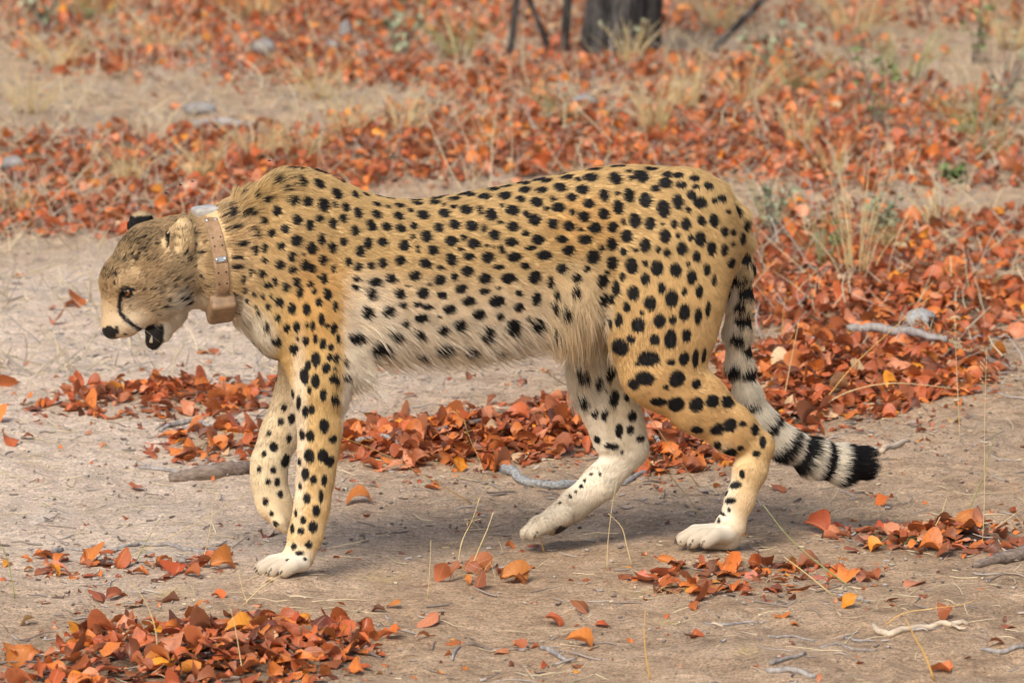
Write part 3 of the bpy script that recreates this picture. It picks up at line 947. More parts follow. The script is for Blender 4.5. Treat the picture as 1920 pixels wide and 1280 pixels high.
tuft(1830, 260, 150, 200, 34, M_GREEN, 'olive grass tuft below the corner shrub', w=3.2)
tuft(1500, 180, 140, 200, 34, M_GREEN, 'olive grass tuft left of the green sapling', w=3.2)
tuft(1900, 90, 160, 220, 34, M_STRAW, 'straw tuft in the far upper right corner', w=3.4)
tuft(1600, 70, 150, 220, 34, M_STRAW, 'far straw tuft above the green sapling', w=3.4)
tuft(20, 400, 90, 150, 30, M_STRAW, 'straw tuft in the leaves at the left edge', w=2.6)
tuft(1400, 1240, 30, 70, 30, M_STRAW, 'small pale straw tuft at the bottom right centre', w=1.4)
tuft(330, 1110, 30, 100, 40, M_STRAW, 'small dry grass tuft above the lower left drift', w=1.2)
tuft(720, 1085, 30, 110, 40, M_STRAW, 'flattened straw tuft below the chest', w=1.2)
tuft(880, 1075, 60, 120, 30, M_STRAW, 'straw tuft among the leaves below the belly', w=1.3)
tuft(1230, 1110, 34, 130, 44, M_STRAW, 'matted straw tuft below the hind paw', w=1.2)
tuft(1690, 1025, 30, 100, 36, M_GREEN, 'small greenish tuft left of the right edge drift', w=1.2)
tuft(1250, 1165, 26, 90, 36, M_STRAW, 'tiny matted tuft on bare soil, lower right centre', w=1.2)


# ------------------------------------------------------------------ low plants
def plant_mat(name, c1, c2):
    m = simple_mat(name, c1, c2, 12, .6, .2, .001)
    return m


M_PL1 = plant_mat('green_leaf', (.09, .15, .045), (.20, .27, .09))
M_PL2 = plant_mat('grey_green_leaf', (.20, .24, .14), (.36, .38, .24))
M_PL3 = plant_mat('pale_leaf', (.42, .38, .20), (.60, .52, .30))
LQ = LEAF_Q


def plant(px_, py_, h, spread_, stems, leaves, mat, label, leaf=22, narrow=.6, stem_mat=None, name='leafy_plant'):
    f = G(px_, py_)
    k = (f[1] + CAM_D) / FPX
    o = link(name, None, label=label, cat='plant', loc=(f[0], f[1], float(ground_z(f[0], f[1]))))
    for s_ in range(stems):
        a = random.uniform(0, 2 * math.pi)
        out = np.array([math.cos(a), math.sin(a) * .7, 0]) * spread_ * k * random.uniform(.15, .5)
        hh = h * k * random.uniform(.55, 1)
        ph = random.uniform(0, 6)
        line = np.array([out * u ** 1.2 + np.array([.01 * math.sin(ph + 5 * u), 0, hh * u]) for u in np.linspace(0, 1, 7)])
        st = link('stem', MB().tube(line, np.linspace(2.2, .8, 7) * k, 5).mesh('stem', stem_mat or M_BROWN), parent=o)
        mb = MB()
        for i in range(leaves):
            u = random.uniform(.2, 1)
            b0 = np.array([np.interp(u, np.linspace(0, 1, 7), line[:, c_]) for c_ in range(3)])
            rm = rot_mats(1, .9, rng)[0]
            v = LEAF_V[int(rng.integers(0, 10))][1] * np.array([1, narrow, 1]) + np.array([.5, 0, 0])
            mb.add((v * leaf * k * random.uniform(.6, 1.1)) @ rm.T + b0, [tuple(q) for q in LQ])
        link('leaves', mb.mesh('leaves', mat), parent=st)
    return o


plant(1650, 250, 190, 190, 6, 9, M_PL1, 'green narrow-leaved sapling at the upper right', 22, .5)
plant(1880, 200, 190, 200, 7, 7, M_PL2, 'twiggy grey-green shrub at the upper right corner', 18, .6)
plant(1830, 120, 150, 160, 5, 8, M_PL1, 'far green sapling behind the corner shrub', 20, .6)
plant(1448, 440, 130, 90, 7, 10, M_PL2, 'grey-green herb right beside the rump', 20, .6)
plant(1790, 345, 60, 90, 7, 9, M_PL1, 'small green leafy herb in the right leaves', 22, .8)
plant(1660, 430, 80, 100, 6, 9, M_PL2, 'pale green herb behind the tall straw clump', 24, .7)
plant(760, 110, 130, 200, 7, 9, M_PL2, 'pale green shrub at the top, left of the tree stems', 22, .8)
plant(1170, 120, 90, 120, 4, 5, M_PL2, 'pale thin-leaved herb in front of the tree trunk', 20, .5)
plant(1440, 130, 110, 200, 7, 8, M_PL2, 'grey-green undershrub right of the leaning branch', 20, .7)
plant(90, 60, 130, 200, 7, 8, M_PL2, 'grey-green undershrub at the upper left corner', 22, .7)
plant(1560, 470, 90, 110, 6, 8, M_PL1, 'small green herb at the foot of the tall straw', 18, .6)

# ------------------------------------------------------------------ trees
m_bark, n_, l_, b_ = new_mat('tree_bark')
tc = n_.new('ShaderNodeTexCoord')
mp = n_.new('ShaderNodeMapping'); mp.inputs['Scale'].default_value = (38, 38, 6); l_.new(tc.outputs['Object'], mp.inputs['Vector'])
nb = noise_node(n_, l_, 1.0, 7, .7, mp.outputs[0], .4)
rp = ramp(n_, [(.42, (.012, .010, .009)), (.54, (.06, .053, .048)), (.76, (.22, .20, .185))])
l_.new(nb.outputs[0], rp.inputs[0]); l_.new(rp.outputs[0], b_.inputs['Base Color'])
b_.inputs['Roughness'].default_value = .95
bump_node(n_, l_, nb.outputs[0], 1.0, .02, b_)


def trunk_mesh(path, rads, sides=28, ridge=.10, seed=0, flare=.35):
    path = np.array(path, float)
    n = 26
    u = np.linspace(0, len(path) - 1, n)
    C3 = np.stack([cubic_interp(u, np.arange(len(path), dtype=float), path[:, k]) for k in range(3)], -1)
    rr = np.interp(u, np.arange(len(path)), rads)
    Vv = []
    for i in range(n):
        fl_ = 1 + flare * math.exp(-u[i] * 5)
        for k in range(sides):
            th = 2 * math.pi * k / sides
            q = 1 + ridge * (vnoise(np.array(k * 1.0 + seed * 7), np.array(u[i] * 1.5), seed) - .5) * 2 + ridge * .6 * math.sin(th * 5 + seed + u[i])
            Vv.append(C3[i] + np.array([math.cos(th), math.sin(th), 0]) * rr[i] * fl_ * float(q))
    F = [(i * sides + k, i * sides + (k + 1) % sides, (i + 1) * sides + (k + 1) % sides, (i + 1) * sides + k) for i in range(n - 1) for k in range(sides)]
    F.append(tuple((n - 1) * sides + k for k in range(sides)))
    mb = MB(); mb.add(Vv, F)
    return mb.mesh('trunk', m_bark)


def tree(px_, py_, top_px, width_px, height, label, limbs=3, sides=28, ridge=.10, seed=0, crown=240, name='tree', flare=.3, lean_y=.1):
    f = G(px_, py_)
    k = (f[1] + CAM_D) / FPX
    z0 = float(ground_z(f[0], f[1]))
    o = link(name, None, label=label, cat='tree', loc=(f[0], f[1], z0))
    per_m = (top_px - px_) * k / (py_ * k)                    # sideways lean per metre of height seen in the picture
    r0 = width_px * k / 2
    path = [(0, 0, -.05)] + [(per_m * z + .03 * math.sin(z * 2 + seed), lean_y * z * .3, z) for z in np.linspace(height / 5, height, 5)]
    rads = np.linspace(r0, r0 * .55, 6)
    link('trunk', trunk_mesh(path, rads, sides, ridge, seed, flare), parent=o)
    top = np.array(path[-1])
    mbl = MB()
    for i in range(limbs):
        a = 2 * math.pi * i / limbs + seed
        st = np.array(path[-2 if i % 2 else -1])
        en = st + np.array([math.cos(a) * height * .35, math.sin(a) * height * .35, height * random.uniform(.3, .5)])
        mid = (st + en) / 2 + np.array([0, 0, -.05 * height])
        link('limb', MB().tube([st, (st + mid) / 2, mid, (mid + en) / 2, en], np.linspace(r0 * .45, r0 * .12, 5), 8, rough=.1).mesh('limb', m_bark), parent=o)
        for j in range(crown // max(1, limbs)):
            rm = rot_mats(1, 1.0, rng)[0]
            v = LEAF_V[int(rng.integers(0, 10))][1] * .08
            p = st + (en - st) * random.uniform(.4, 1.1) + np.array([random.gauss(0, .25), random.gauss(0, .25), random.gauss(0, .2)]) * height * .4
            mbl.add(v @ rm.T + p, [tuple(q) for q in LQ])
    if crown:
        link('crown', mbl.mesh('crown', M_PL2), parent=o)
    return o


tree(1152, 104, 1160, 122, 3.2, 'thick tree trunk with dark fissured grey bark at the top', 4, 44, .20, 1, 260, flare=.18)
tree(1056, 98, 1060, 17, 2.2, 'slim straight grey stem just left of the thick trunk', 3, 10, .1, 2, 60, 'tree_sapling', .2)
tree(1040, 86, 1004, 11, 2.0, 'slim stem leaning left beside the thick trunk', 2, 8, .1, 3, 40, 'tree_sapling', .2)
tree(953, 106, 976, 13, 2.0, 'thin dark stem leaning right, leftmost of the stems', 2, 8, .1, 4, 40, 'tree_sapling', .2)
tree(1310, 92, 1420, 17, 1.8, 'dark branch-like stem leaning strongly right of the trunk', 2, 8, .1, 5, 40, 'tree_sapling', .2)
tree(690, 12, 692, 18, 2.0, 'dark stem at the very top edge, left of centre', 2, 8, .1, 6, 40, 'tree_sapling', .2)

# ------------------------------------------------------------------ flies about the head
M_FLY = simple_mat('fly', (.01, .01, .012), (.03, .03, .035), 30, .4, 0)
M_WING = simple_mat('fly_wing', (.45, .45, .47), (.55, .55, .57), 30, .3, 0)
for x_, y_, lab_ in ((505, 301, 'tiny fly in the air just above the shoulder'), (437, 368, 'tiny fly hovering above the collar'), (338, 346, 'tiny fly above the ears, leftmost of three'),
                     (361, 340, 'tiny fly above the ears, uppermost of three'), (312, 362, 'tiny fly above the forehead')):
    p = at_depth(x_, y_, -.12)
    fv, ff = uv_ball(1.0, 8, 6)
    mb = MB(); mb.add(np.array(fv) * np.array([.0032, .0015, .0015]), ff)
    o = link('fly', mb.mesh('fly', M_FLY), label=lab_, cat='fly', loc=p)
    for s in (-1, 1):
        mb = MB(); mb.add([(0, 0, .001), (.004, s * .002, .003), (.006, s * .0045, .003), (.002, s * .004, .002)], [(0, 1, 2, 3)])
        link('wing', mb.mesh('wing', M_WING), parent=o)

# ------------------------------------------------------------------ cheetah: implicit body -> one continuous mesh
TAN = (0.555, 0.38, 0.168)
PALE = (0.74, 0.58, 0.36)
CREAM = (0.84, 0.75, 0.60)
GOLD = (0.59, 0.39, 0.15)
FACE = (0.43, 0.295, 0.155)
WHITE = (0.72, 0.645, 0.51)

SEGS = []     # a, b, r1, r2, flatten, blend, hair length, colour a, colour b


def chain(pts, ft=0.8, k=0.02, ln=0.010, ca=TAN, cb=None, rs=1.0):
    """pts: (px, py, t, radius px)"""
    cb = cb or ca
    n = len(pts) - 1
    for i in range(n):
        a, b = pts[i], pts[i + 1]
        c0 = tuple(np.array(ca) + (np.array(cb) - np.array(ca)) * i / n)
        c1 = tuple(np.array(ca) + (np.array(cb) - np.array(ca)) * (i + 1) / n)
        SEGS.append((P(*a[:3]), P(*b[:3]), M2(a[3]) * rs, M2(b[3]) * rs, ft, k, ln, c0, c1))


TORSO = np.array([  # px, top, belly, half width m
    (440, 405, 580, .045), (455, 372, 612, .062), (480, 352, 646, .084), (520, 327, 676, .100), (560, 317, 684, .110),
    (600, 321, 684, .116), (640, 340, 676, .121), (700, 365, 666, .127), (760, 376, 664, .130), (840, 369, 664, .128),
    (920, 355, 660, .122), (1000, 340, 646, .112), (1080, 324, 622, .103), (1140, 314, 596, .098), (1200, 311, 588, .098),
    (1260, 317, 588, .100), (1310, 333, 578, .094), (1345, 355, 550, .082), (1368, 382, 515, .064), (1384, 408, 485, .040), (1394, 432, 462, .018)], float)
tz_top = np.array([P(x, y, 0.0) for x, y in TORSO[:, [0, 1]]])
tz_bot = np.array([P(x, y, -0.02) for x, y in TORSO[:, [0, 2]]])
T_S = tz_top[:, 0]
T_C = (tz_top[:, 2] + tz_bot[:, 2]) / 2
T_H = (tz_top[:, 2] - tz_bot[:, 2]) / 2
T_W = TORSO[:, 3]


def torso_d(S, T, Z):
    c = cubic_interp(S, T_S, T_C); h = cubic_interp(S, T_S, T_H); w = cubic_interp(S, T_S, T_W)
    v = (Z - c) / h
    w = w * (1 + 0.10 * np.clip(-v, 0, 1) - 0.10 * np.clip(v, 0, 1))
    q = (np.abs(T / w) ** 2.3 + np.abs(v) ** 2.3) ** (1 / 2.3)
    d = (q - 1) * np.minimum(w, h)
    return np.maximum(d, np.maximum(T_S[0] - S, S - T_S[-1]))


def head_t(px):
    return -0.038 * (345 - px) / 150.0


def hc(pts, dt=0.0, **kw):
    chain([(x, y, head_t(x) + dt, r) for x, y, r in pts], **kw)


# neck
chain([(352, 487, 0, 66), (395, 488, 0, 80), (450, 484, 0, 96), (520, 490, 0, 130)], ft=.82, k=.045, ln=.015, ca=(0.56, 0.39, 0.20))
# head
hc([(325, 468, 58), (290, 488, 64), (243, 527, 54)], ft=.90, k=.03, ln=.010, ca=FACE)
hc([(240, 545, 42), (231, 582, 33), (219, 606, 26)], ft=.80, k=.025, ln=.0045, ca=(0.50, 0.345, 0.185))
hc([(219, 606, 26), (209, 618, 17)], ft=1.0, k=.01, ln=.003, ca=(0.55, 0.40, 0.24))
for s in (-1, 1):
    hc([(318, 510, 46), (300, 552, 44)], dt=.036 * s, ft=.75, k=.03, ln=.016, ca=(0.52, 0.38, 0.22))      # cheeks
    hc([(268, 586, 26), (240, 606, 23)], dt=.018 * s, ft=.85, k=.014, ln=.006, ca=(0.60, 0.47, 0.31))     # whisker pads
    hc([(228, 533, 13), (256, 531, 13)], dt=.040 * s, ft=.8, k=.016, ln=.005, ca=FACE)                    # brows
hc([(322, 560, 46), (318, 585, 30)], ft=.95, k=.02, ln=.010, ca=(0.66, 0.54, 0.38))
hc([(318, 585, 27), (301, 618, 20), (287, 640, 15)], ft=.9, k=.012, ln=.008, ca=(0.78, 0.68, 0.52))        # lower jaw
hc([(280, 622, 9), (288, 634, 13)], ft=.8, k=.006, ln=.001, ca=(.02, .015, .013))          # mouth floor
# ears
hc([(330, 486, 24), (336, 452, 27), (345, 424, 17)], dt=-.070, ft=.40, k=.012, ln=.007, ca=(0.60, 0.44, 0.24))
hc([(272, 445, 25), (264, 422, 23), (264, 416, 17)], dt=.062, ft=.5, k=.012, ln=.006, ca=(0.5, 0.38, 0.22))
# near shoulder, arm, foreleg
chain([(535, 400, -.050, 58), (552, 490, -.070, 74), (575, 580, -.078, 78), (612, 650, -.080, 66)], ft=.50, k=.045, ln=.013, ca=TAN, cb=GOLD)
chain([(575, 590, -.074, 70), (600, 690, -.085, 55), (600, 742, -.090, 46), (600, 800, -.092, 38), (597, 850, -.092, 34), (591, 900, -.092, 31),
       (585, 950, -.093, 29), (574, 1000, -.095, 28), (560, 1042, -.097, 28)], ft=.80, k=.03, rs=.92, ln=.008, ca=GOLD, cb=(0.70, 0.50, 0.25))
chain([(615, 650, -.082, 48), (673, 692, -.086, 23)], ft=.7, k=.03, ln=.012, ca=GOLD)
chain([(560, 1042, -.097, 26), (535, 1060, -.100, 20)], ft=1.0, k=.012, ln=.006, ca=PALE, cb=WHITE)
for j, (dx, dy, dt) in enumerate(((36, 4, -.034), (14, 4, -.014), (-4, 1, .008), (-7, -4, .028))):
    chain([(545 + dx * .6, 1052 + dy, -.100 + dt * .6, 16), (516 + dx * .9, 1057 + dy, -.103 + dt, 13.5), (498 + dx, 1067 + dy, -.105 + dt * 1.1, 12.5)], ft=.75, k=.003, ln=.003, ca=WHITE)
# far foreleg, lifted
chain([(585, 640, .060, 60), (572, 700, .070, 48), (552, 755, .075, 38), (526, 812, .078, 34), (505, 866, .080, 32)], ft=.80, k=.035, rs=.90, ln=.008, ca=PALE, cb=(0.72, 0.60, 0.40))
chain([(505, 866, .080, 31), (504, 905, .080, 29), (514, 944, .080, 29), (528, 966, .080, 25)], ft=.85, k=.03, rs=.90, ln=.007, ca=(0.72, 0.60, 0.40), cb=PALE)
for dx, dt in ((-8, -.022), (-3, -.007), (0, .008), (6, .022)):
    chain([(522 + dx, 955, .080 + dt * .8, 14), (531 + dx, 978, .080 + dt, 13), (540 + dx, 990, .080 + dt, 9)], ft=.9, k=.006, ln=.005, ca=PALE)
# near haunch and hind leg
chain([(1290, 400, -.050, 78), (1262, 480, -.066, 95), (1250, 570, -.072, 99), (1241, 640, -.074, 88), (1240, 695, -.074, 70)], ft=.50, k=.045, ln=.010, ca=TAN, cb=(0.62, 0.40, 0.17))
chain([(1235, 690, -.076, 70), (1310, 756, -.076, 54), (1374, 806, -.074, 42), (1420, 838, -.072, 31)], ft=.62, k=.02, ln=.009, ca=(0.62, 0.40, 0.17), cb=(0.60, 0.39, 0.17))
chain([(1420, 838, -.072, 31), (1407, 880, -.072, 33), (1388, 935, -.072, 28), (1368, 988, -.072, 27)], ft=.75, k=.012, rs=.95, ln=.007, ca=(0.64, 0.44, 0.20), cb=PALE)
chain([(1368, 990, -.072, 28), (1362, 1010, -.072, 22), (1330, 1012, -.072, 19)], ft=.95, k=.012, ln=.006, ca=PALE, cb=WHITE)
for dx, dy, dt in ((38, 5, -.032), (13, 5, -.012), (-6, 2, .010), (-6, -2, .030)):
    chain([(1345 + dx * .5, 998 + dy, -.072 + dt * .6, 17), (1308 + dx * .9, 999 + dy, -.072 + dt, 14.5), (1286 + dx, 1011 + dy, -.072 + dt * 1.1, 13)], ft=.75, k=.003, ln=.003, ca=WHITE)
# far hind leg, toe just leaving the ground
chain([(1240, 520, .060, 80), (1165, 610, .072, 78), (1128, 690, .076, 60), (1143, 760, .078, 51), (1162, 815, .080, 46), (1180, 843, .080, 34)], ft=.62, k=.03, ln=.009, ca=(0.62, 0.48, 0.27), cb=WHITE)
chain([(1178, 843, .080, 36), (1125, 905, .080, 35), (1078, 945, .080, 30), (1038, 976, .080, 28)], ft=.75, k=.012, rs=.95, ln=.008, ca=WHITE, cb=WHITE)
for dx, dt in ((6, -.030), (-5, -.010), (-6, .011), (5, .030)):
    chain([(1050 + dx, 968, .080 + dt * .7, 18), (1015 + dx, 983, .080 + dt, 16), (992 + dx, 999, .080 + dt, 12)], ft=.9, k=.007, ln=.006, ca=WHITE)
# tail
TAIL = [(1335, 372, 0, 34), (1374, 410, 0, 27), (1388, 452, .005, 22), (1389, 500, .012, 21), (1385, 560, .020, 22), (1383, 620, .028, 22), (1386, 680, .034, 22),
        (1400, 735, .038, 22), (1428, 785, .042, 23), (1470, 828, .046, 27), (1520, 855, .050, 31), (1575, 869, .053, 32), (1612, 867, .055, 26), (1632, 863, .055, 14)]
N_BEFORE_TAIL = len(SEGS)
chain(TAIL, ft=1.0, k=.015, ln=.019, ca=(0.60, 0.42, 0.19), cb=WHITE)

VOX = 0.0042
lo = np.array([-0.86, -0.165, -0.01]); hi = np.array([0.75, 0.165, 0.83])
NG = np.ceil((hi - lo) / VOX).astype(int) + 1
axs = [lo[i] + VOX * np.arange(NG[i]) for i in range(3)]
field = np.full(NG, 0.5, np.float32)


def smin(a, b, k):
    h = np.maximum(k - np.abs(a - b), 0) / k
    return np.minimum(a, b) - h * h * k * 0.25


def seg_d(p, a, b, r1, r2, ft):
    sc = np.array([1, 1 / ft, 1])
    q = (p - a) * sc
    ba = (b - a) * sc
    u = np.clip((q @ ba) / (ba @ ba), 0, 1)
    return np.linalg.norm(q - u[..., None] * ba, axis=-1) - (r1 + (r2 - r1) * u), u


def apply_box(bl, bh, fn, k):
    i0 = np.clip(((bl - lo) / VOX).astype(int), 0, NG - 1); i1 = np.clip(((bh - lo) / VOX).astype(int) + 2, 1, NG)
    sl = tuple(slice(a, b) for a, b in zip(i0, i1))
    S, T, Z = np.meshgrid(axs[0][sl[0]], axs[1][sl[1]], axs[2][sl[2]], indexing='ij')
    field[sl] = smin(field[sl], fn(S, T, Z).astype(np.float32), k)


apply_box(np.array([T_S[0], -.16, .3]), np.array([T_S[-1], .16, .82]), torso_d, 0.03)
for a, b, r1, r2, ft, k, *_ in SEGS:
    m = max(r1, r2) + k + 0.012
    apply_box(np.minimum(a, b) - m, np.maximum(a, b) + m, lambda S, T, Z: seg_d(np.stack([S, T, Z], -1), a, b, r1, r2, ft)[0], k)


def carve(px, py, t, r, k=0.006):
    c = P(px, py, t)
    m = M2(r) + k + .01
    i0 = np.clip(((c - m - lo) / VOX).astype(int), 0, NG - 1); i1 = np.clip(((c + m - lo) / VOX).astype(int) + 2, 1, NG)
    sl = tuple(slice(p, q) for p, q in zip(i0, i1))
    S, T, Z = np.meshgrid(axs[0][sl[0]], axs[1][sl[1]], axs[2][sl[2]], indexing='ij')
    d = np.sqrt((S - c[0]) ** 2 + (T - c[1]) ** 2 + (Z - c[2]) ** 2) - M2(r)
    field[sl] = -smin(-field[sl], d.astype(np.float32), k)


# mouth: the gap between upper lip and lower jaw
for x, y, r in ((260, 637, 8), (268, 633, 8), (277, 628, 9), (285, 620, 8)):
    for dt in (-.032, -.024, .024, .032):
        carve(x, y, head_t(x) + dt, r)
# ear cup of the near ear
for y, r in ((470, 8), (455, 9), (442, 8)):
    carve(326 + (478 - y) * .22, y, head_t(330) - .083, r)
# nostrils
for s in (-1, 1):
    carve(201, 626, head_t(205) + .013 * s, 4, .003)


def surface_nets(f):
    neg = f < 0
    nx, ny, nz = f.shape
    c = np.zeros((nx - 1, ny - 1, nz - 1), np.int8)
    corners = [(i, j, k) for i in (0, 1) for j in (0, 1) for k in (0, 1)]
    for i, j, k in corners:
        c += neg[i:nx - 1 + i, j:ny - 1 + j, k:nz - 1 + k]
    act = np.argwhere((c > 0) & (c < 8))
    ids = np.full((nx - 1, ny - 1, nz - 1), -1, np.int32)
    ids[tuple(act.T)] = np.arange(len(act))
    val = np.stack([f[act[:, 0] + i, act[:, 1] + j, act[:, 2] + k] for i, j, k in corners], 1)
    acc = np.zeros((len(act), 3)); cnt = np.zeros(len(act))
    cp = np.array(corners, float)
    for a in range(8):
        for b in range(a + 1, 8):
            if np.abs(cp[a] - cp[b]).sum() != 1:
                continue
            m = (val[:, a] < 0) != (val[:, b] < 0)
            u = val[m, a] / (val[m, a] - val[m, b])
            acc[m] += cp[a] + (cp[b] - cp[a]) * u[:, None]
            cnt[m] += 1
    V = act + acc / cnt[:, None]
    quads = []
    for ax in range(3):
        o = [0, 0, 0]; o[ax] = 1
        A = neg[:nx - o[0], :ny - o[1], :nz - o[2]]; B = neg[o[0]:, o[1]:, o[2]:]
        e = np.argwhere(A != B)
        u, v = [(1, 2), (2, 0), (0, 1)][ax]
        e = e[(e[:, u] > 0) & (e[:, v] > 0) & (e[:, u] < f.shape[u] - 1) & (e[:, v] < f.shape[v] - 1)]
        du = np.zeros(3, int); du[u] = 1
        dv = np.zeros(3, int); dv[v] = 1
        q = np.stack([ids[tuple((e - x).T)] for x in (du * 0, du, du + dv, dv)], 1)
        fl = A[tuple(e.T)]
        q[~fl] = q[~fl][:, ::-1]
        quads.append(q)
    return V, np.concatenate(quads)


V, Q = surface_nets(field)
V = lo + V * VOX
# keep the largest connected piece, relax slightly
nV = len(V)
lab = np.arange(nV)
E = np.concatenate([Q[:, [0, 1]], Q[:, [1, 2]], Q[:, [2, 3]], Q[:, [3, 0]]])
for _ in range(400):
    l0 = lab.copy()
    np.minimum.at(lab, E[:, 0], lab[E[:, 1]]); np.minimum.at(lab, E[:, 1], lab[E[:, 0]])
    lab = lab[lab]
    if (lab == l0).all():
        break
big = np.bincount(lab).argmax()
keep = lab == big
remap = np.cumsum(keep) - 1
Q = remap[Q[keep[Q[:, 0]]]]
V = V[keep]
E = np.concatenate([Q[:, [0, 1]], Q[:, [1, 2]], Q[:, [2, 3]], Q[:, [3, 0]]])
deg = np.bincount(E[:, 0], minlength=len(V)) + np.bincount(E[:, 1], minlength=len(V))


def relax(X, lam=0.5):
    S = np.zeros_like(X)
    for c in range(X.shape[1]):
        S[:, c] = np.bincount(E[:, 0], X[E[:, 1], c], len(X)) + np.bincount(E[:, 1], X[E[:, 0], c], len(X))
    return X * (1 - lam) + lam * S / deg[:, None]


for lam in (.5, -.52, .5, -.52):
    V = relax(V, lam)
fn = np.cross(V[Q[:, 2]] - V[Q[:, 0]], V[Q[:, 3]] - V[Q[:, 1]])
NRM = np.zeros_like(V)
for k in range(4):
    for c in range(3):
        NRM[:, c] += np.bincount(Q[:, k], fn[:, c], len(V))
NRM /= np.linalg.norm(NRM, axis=1)[:, None] + 1e-12
for nm_, (a0, a1) in {'front': (470, 600), 'hind': (1260, 1400)}.items():
    pm = to_px(to_world(V)); mm = (pm[:, 0] > a0) & (pm[:, 0] < a1) & (pm[:, 1] > 1000)
    print(nm_, V[mm][:, 2].min(), to_world(V[mm]).mean(0))
print('cheetah verts', len(V), 'paw z', V[:, 2].min())

# ------------------------------------------------------------------ coat: flow, length, ground colour at every vertex
wsum = np.zeros(len(V)); flow = np.zeros((len(V), 3)); hlen = np.zeros(len(V)); coat = np.zeros((len(V), 3))
tail_sum = np.zeros(len(V)); tailw = np.zeros(len(V)); tail_u = np.zeros(len(V))
dt_ = torso_d(V[:, 0], V[:, 1], V[:, 2])
w = np.exp(-np.clip(dt_, 0, None) / .012) * 1.0
down = np.clip((T_C[0] * 0 + cubic_interp(V[:, 0], T_S, T_C) + .02 - V[:, 2]) / .12, 0, 1)
tf = np.stack([np.ones(len(V)) * .95, np.zeros(len(V)), -.30 - .35 * down], 1)
flow += tf * w[:, None]; hlen += .0115 * w; coat += np.array(TAN) * w[:, None]; wsum += w
for i, (a, b, r1, r2, ft, k, ln, c0, c1) in enumerate(SEGS):
    d, u = seg_d(V, a, b, r1, r2, ft)
    w = np.exp(-np.clip(d, 0, None) / .007) * (1.0 if i >= 1 else .8)
    w[d > .06] = 0
    dr = (b - a) / np.linalg.norm(b - a)
    head = 3 <= i < 3 + 2 + 2 + 1 + 2 * 3 + 1 + 2
    if head and i not in ():
        dr = -dr if False else dr
    flow += dr * w[:, None]; hlen += ln * w; wsum += w
    coat += (np.array(c0) + (np.array(c1) - np.array(c0)) * u[:, None]) * w[:, None]
    if i >= N_BEFORE_TAIL:
        tu = (i - N_BEFORE_TAIL + u) / (len(SEGS) - N_BEFORE_TAIL)
        tail_u = np.where(w > tailw, tu, tail_u); tailw = np.maximum(w, tailw); tail_sum += w
flow /= wsum[:, None]; hlen /= wsum; coat /= wsum[:, None]
is_tail = tail_sum / wsum
PX = to_px(to_world(V))
px, py = PX[:, 0], PX[:, 1]
near = V[:, 1] < .03


def blob(cx, cy, rx, ry):
    return np.clip(1.25 - ((px - cx) / rx) ** 2 - ((py - cy) / ry) ** 2, 0, 1)


def setf(wt, d):
    global flow
    flow = flow * (1 - wt[:, None]) + np.asarray(d) * wt[:, None]


# head: hair runs from the nose backwards
hw = smooth01(-px, -372, -345) * (py < 665)
hd = P(345, 440, 0) - P(215, 610, 0)
hd2 = np.array([.75, 0, .15])
setf(hw, hd / np.linalg.norm(hd) * .5 + hd2 * .5)
setf(blob(318, 610, 30, 40) * (px < 350), (.25, 0, -1))               # chin and throat tuft hang
setf(blob(338, 440, 22, 42) * (V[:, 1] < 0), (.1, 0, 1))              # ear
# underside pale, long belly hair
und = smooth01(-NRM[:, 2], .05, .75) * (is_tail < .3)
bel = smooth01(py, 470, 690) * (px > 640) * (px < 1135) * (np.abs(V[:, 1]) < .14)
torso_m = (px > 625) & (px < 1150) & (py < 760)
cream_w = np.clip(np.maximum(bel * 1.0, und * torso_m), 0, 1)
coat = coat * (1 - cream_w[:, None]) + np.array(CREAM) * cream_w[:, None]
hlen = np.where(torso_m, hlen + .010 * smooth01(py, 590, 680) + .013 * und, hlen)
setf(np.clip(bel, 0, 1) * .6, (.75, 0, -.8))
# chest front
ch = np.maximum(blob(470, 625, 48, 55), blob(440, 590, 30, 40)) * (px < 560)
coat = coat * (1 - .9 * ch[:, None]) + np.array(WHITE) * .9 * ch[:, None]
hlen = hlen + .010 * ch
# axilla and fringe behind the elbow
ax = blob(690, 600, 60, 100) * (px > 640)
coat = coat * (1 - .55 * ax[:, None]) + np.array(CREAM) * .55 * ax[:, None]
hlen = hlen + .006 * ax
# flank skirt
sk = blob(1075, 600, 62, 110) * smooth01(-px, -1132, -1108) * (V[:, 1] < .05)
coat = coat * (1 - .8 * sk[:, None]) + np.array((.80, .64, .40)) * .8 * sk[:, None]
hlen = hlen + .016 * sk * smooth01(py, 500, 640) + .006 * sk
setf(sk * .8, (.12, 0, -1))
# warmer orange coat on shoulder and flank
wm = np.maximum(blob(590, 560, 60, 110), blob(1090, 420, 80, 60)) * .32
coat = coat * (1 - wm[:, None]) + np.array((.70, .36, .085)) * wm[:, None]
# leg undersides
inner = smooth01(NRM[:, 1], 0, .8) * (py > 640) * (V[:, 1] < 0) * .6
coat = coat * (1 - inner[:, None]) + np.array(CREAM) * inner[:, None]
fe = blob(560, 800, 18, 200) * (px > 540) * .6
coat = coat * (1 - fe[:, None]) + np.array(CREAM) * fe[:, None]
mt = blob(1350, 925, 32, 100) * .8
coat = coat * (1 - mt[:, None]) + np.array(WHITE) * mt[:, None]
# paws pale
for cx, cy, rx, ry in ((510, 1065, 55, 28), (1310, 1010, 80, 32), (1040, 970, 120, 60)):
    pw = blob(cx, cy, rx, ry)
    coat = coat * (1 - pw[:, None]) + np.array((.47, .40, .30)) * pw[:, None]
# dust on the standing paws
du = smooth01(-V[:, 2], -.045, -.012) * .55
coat = coat * (1 - du[:, None]) + np.array((.40, .29, .19)) * du[:, None]
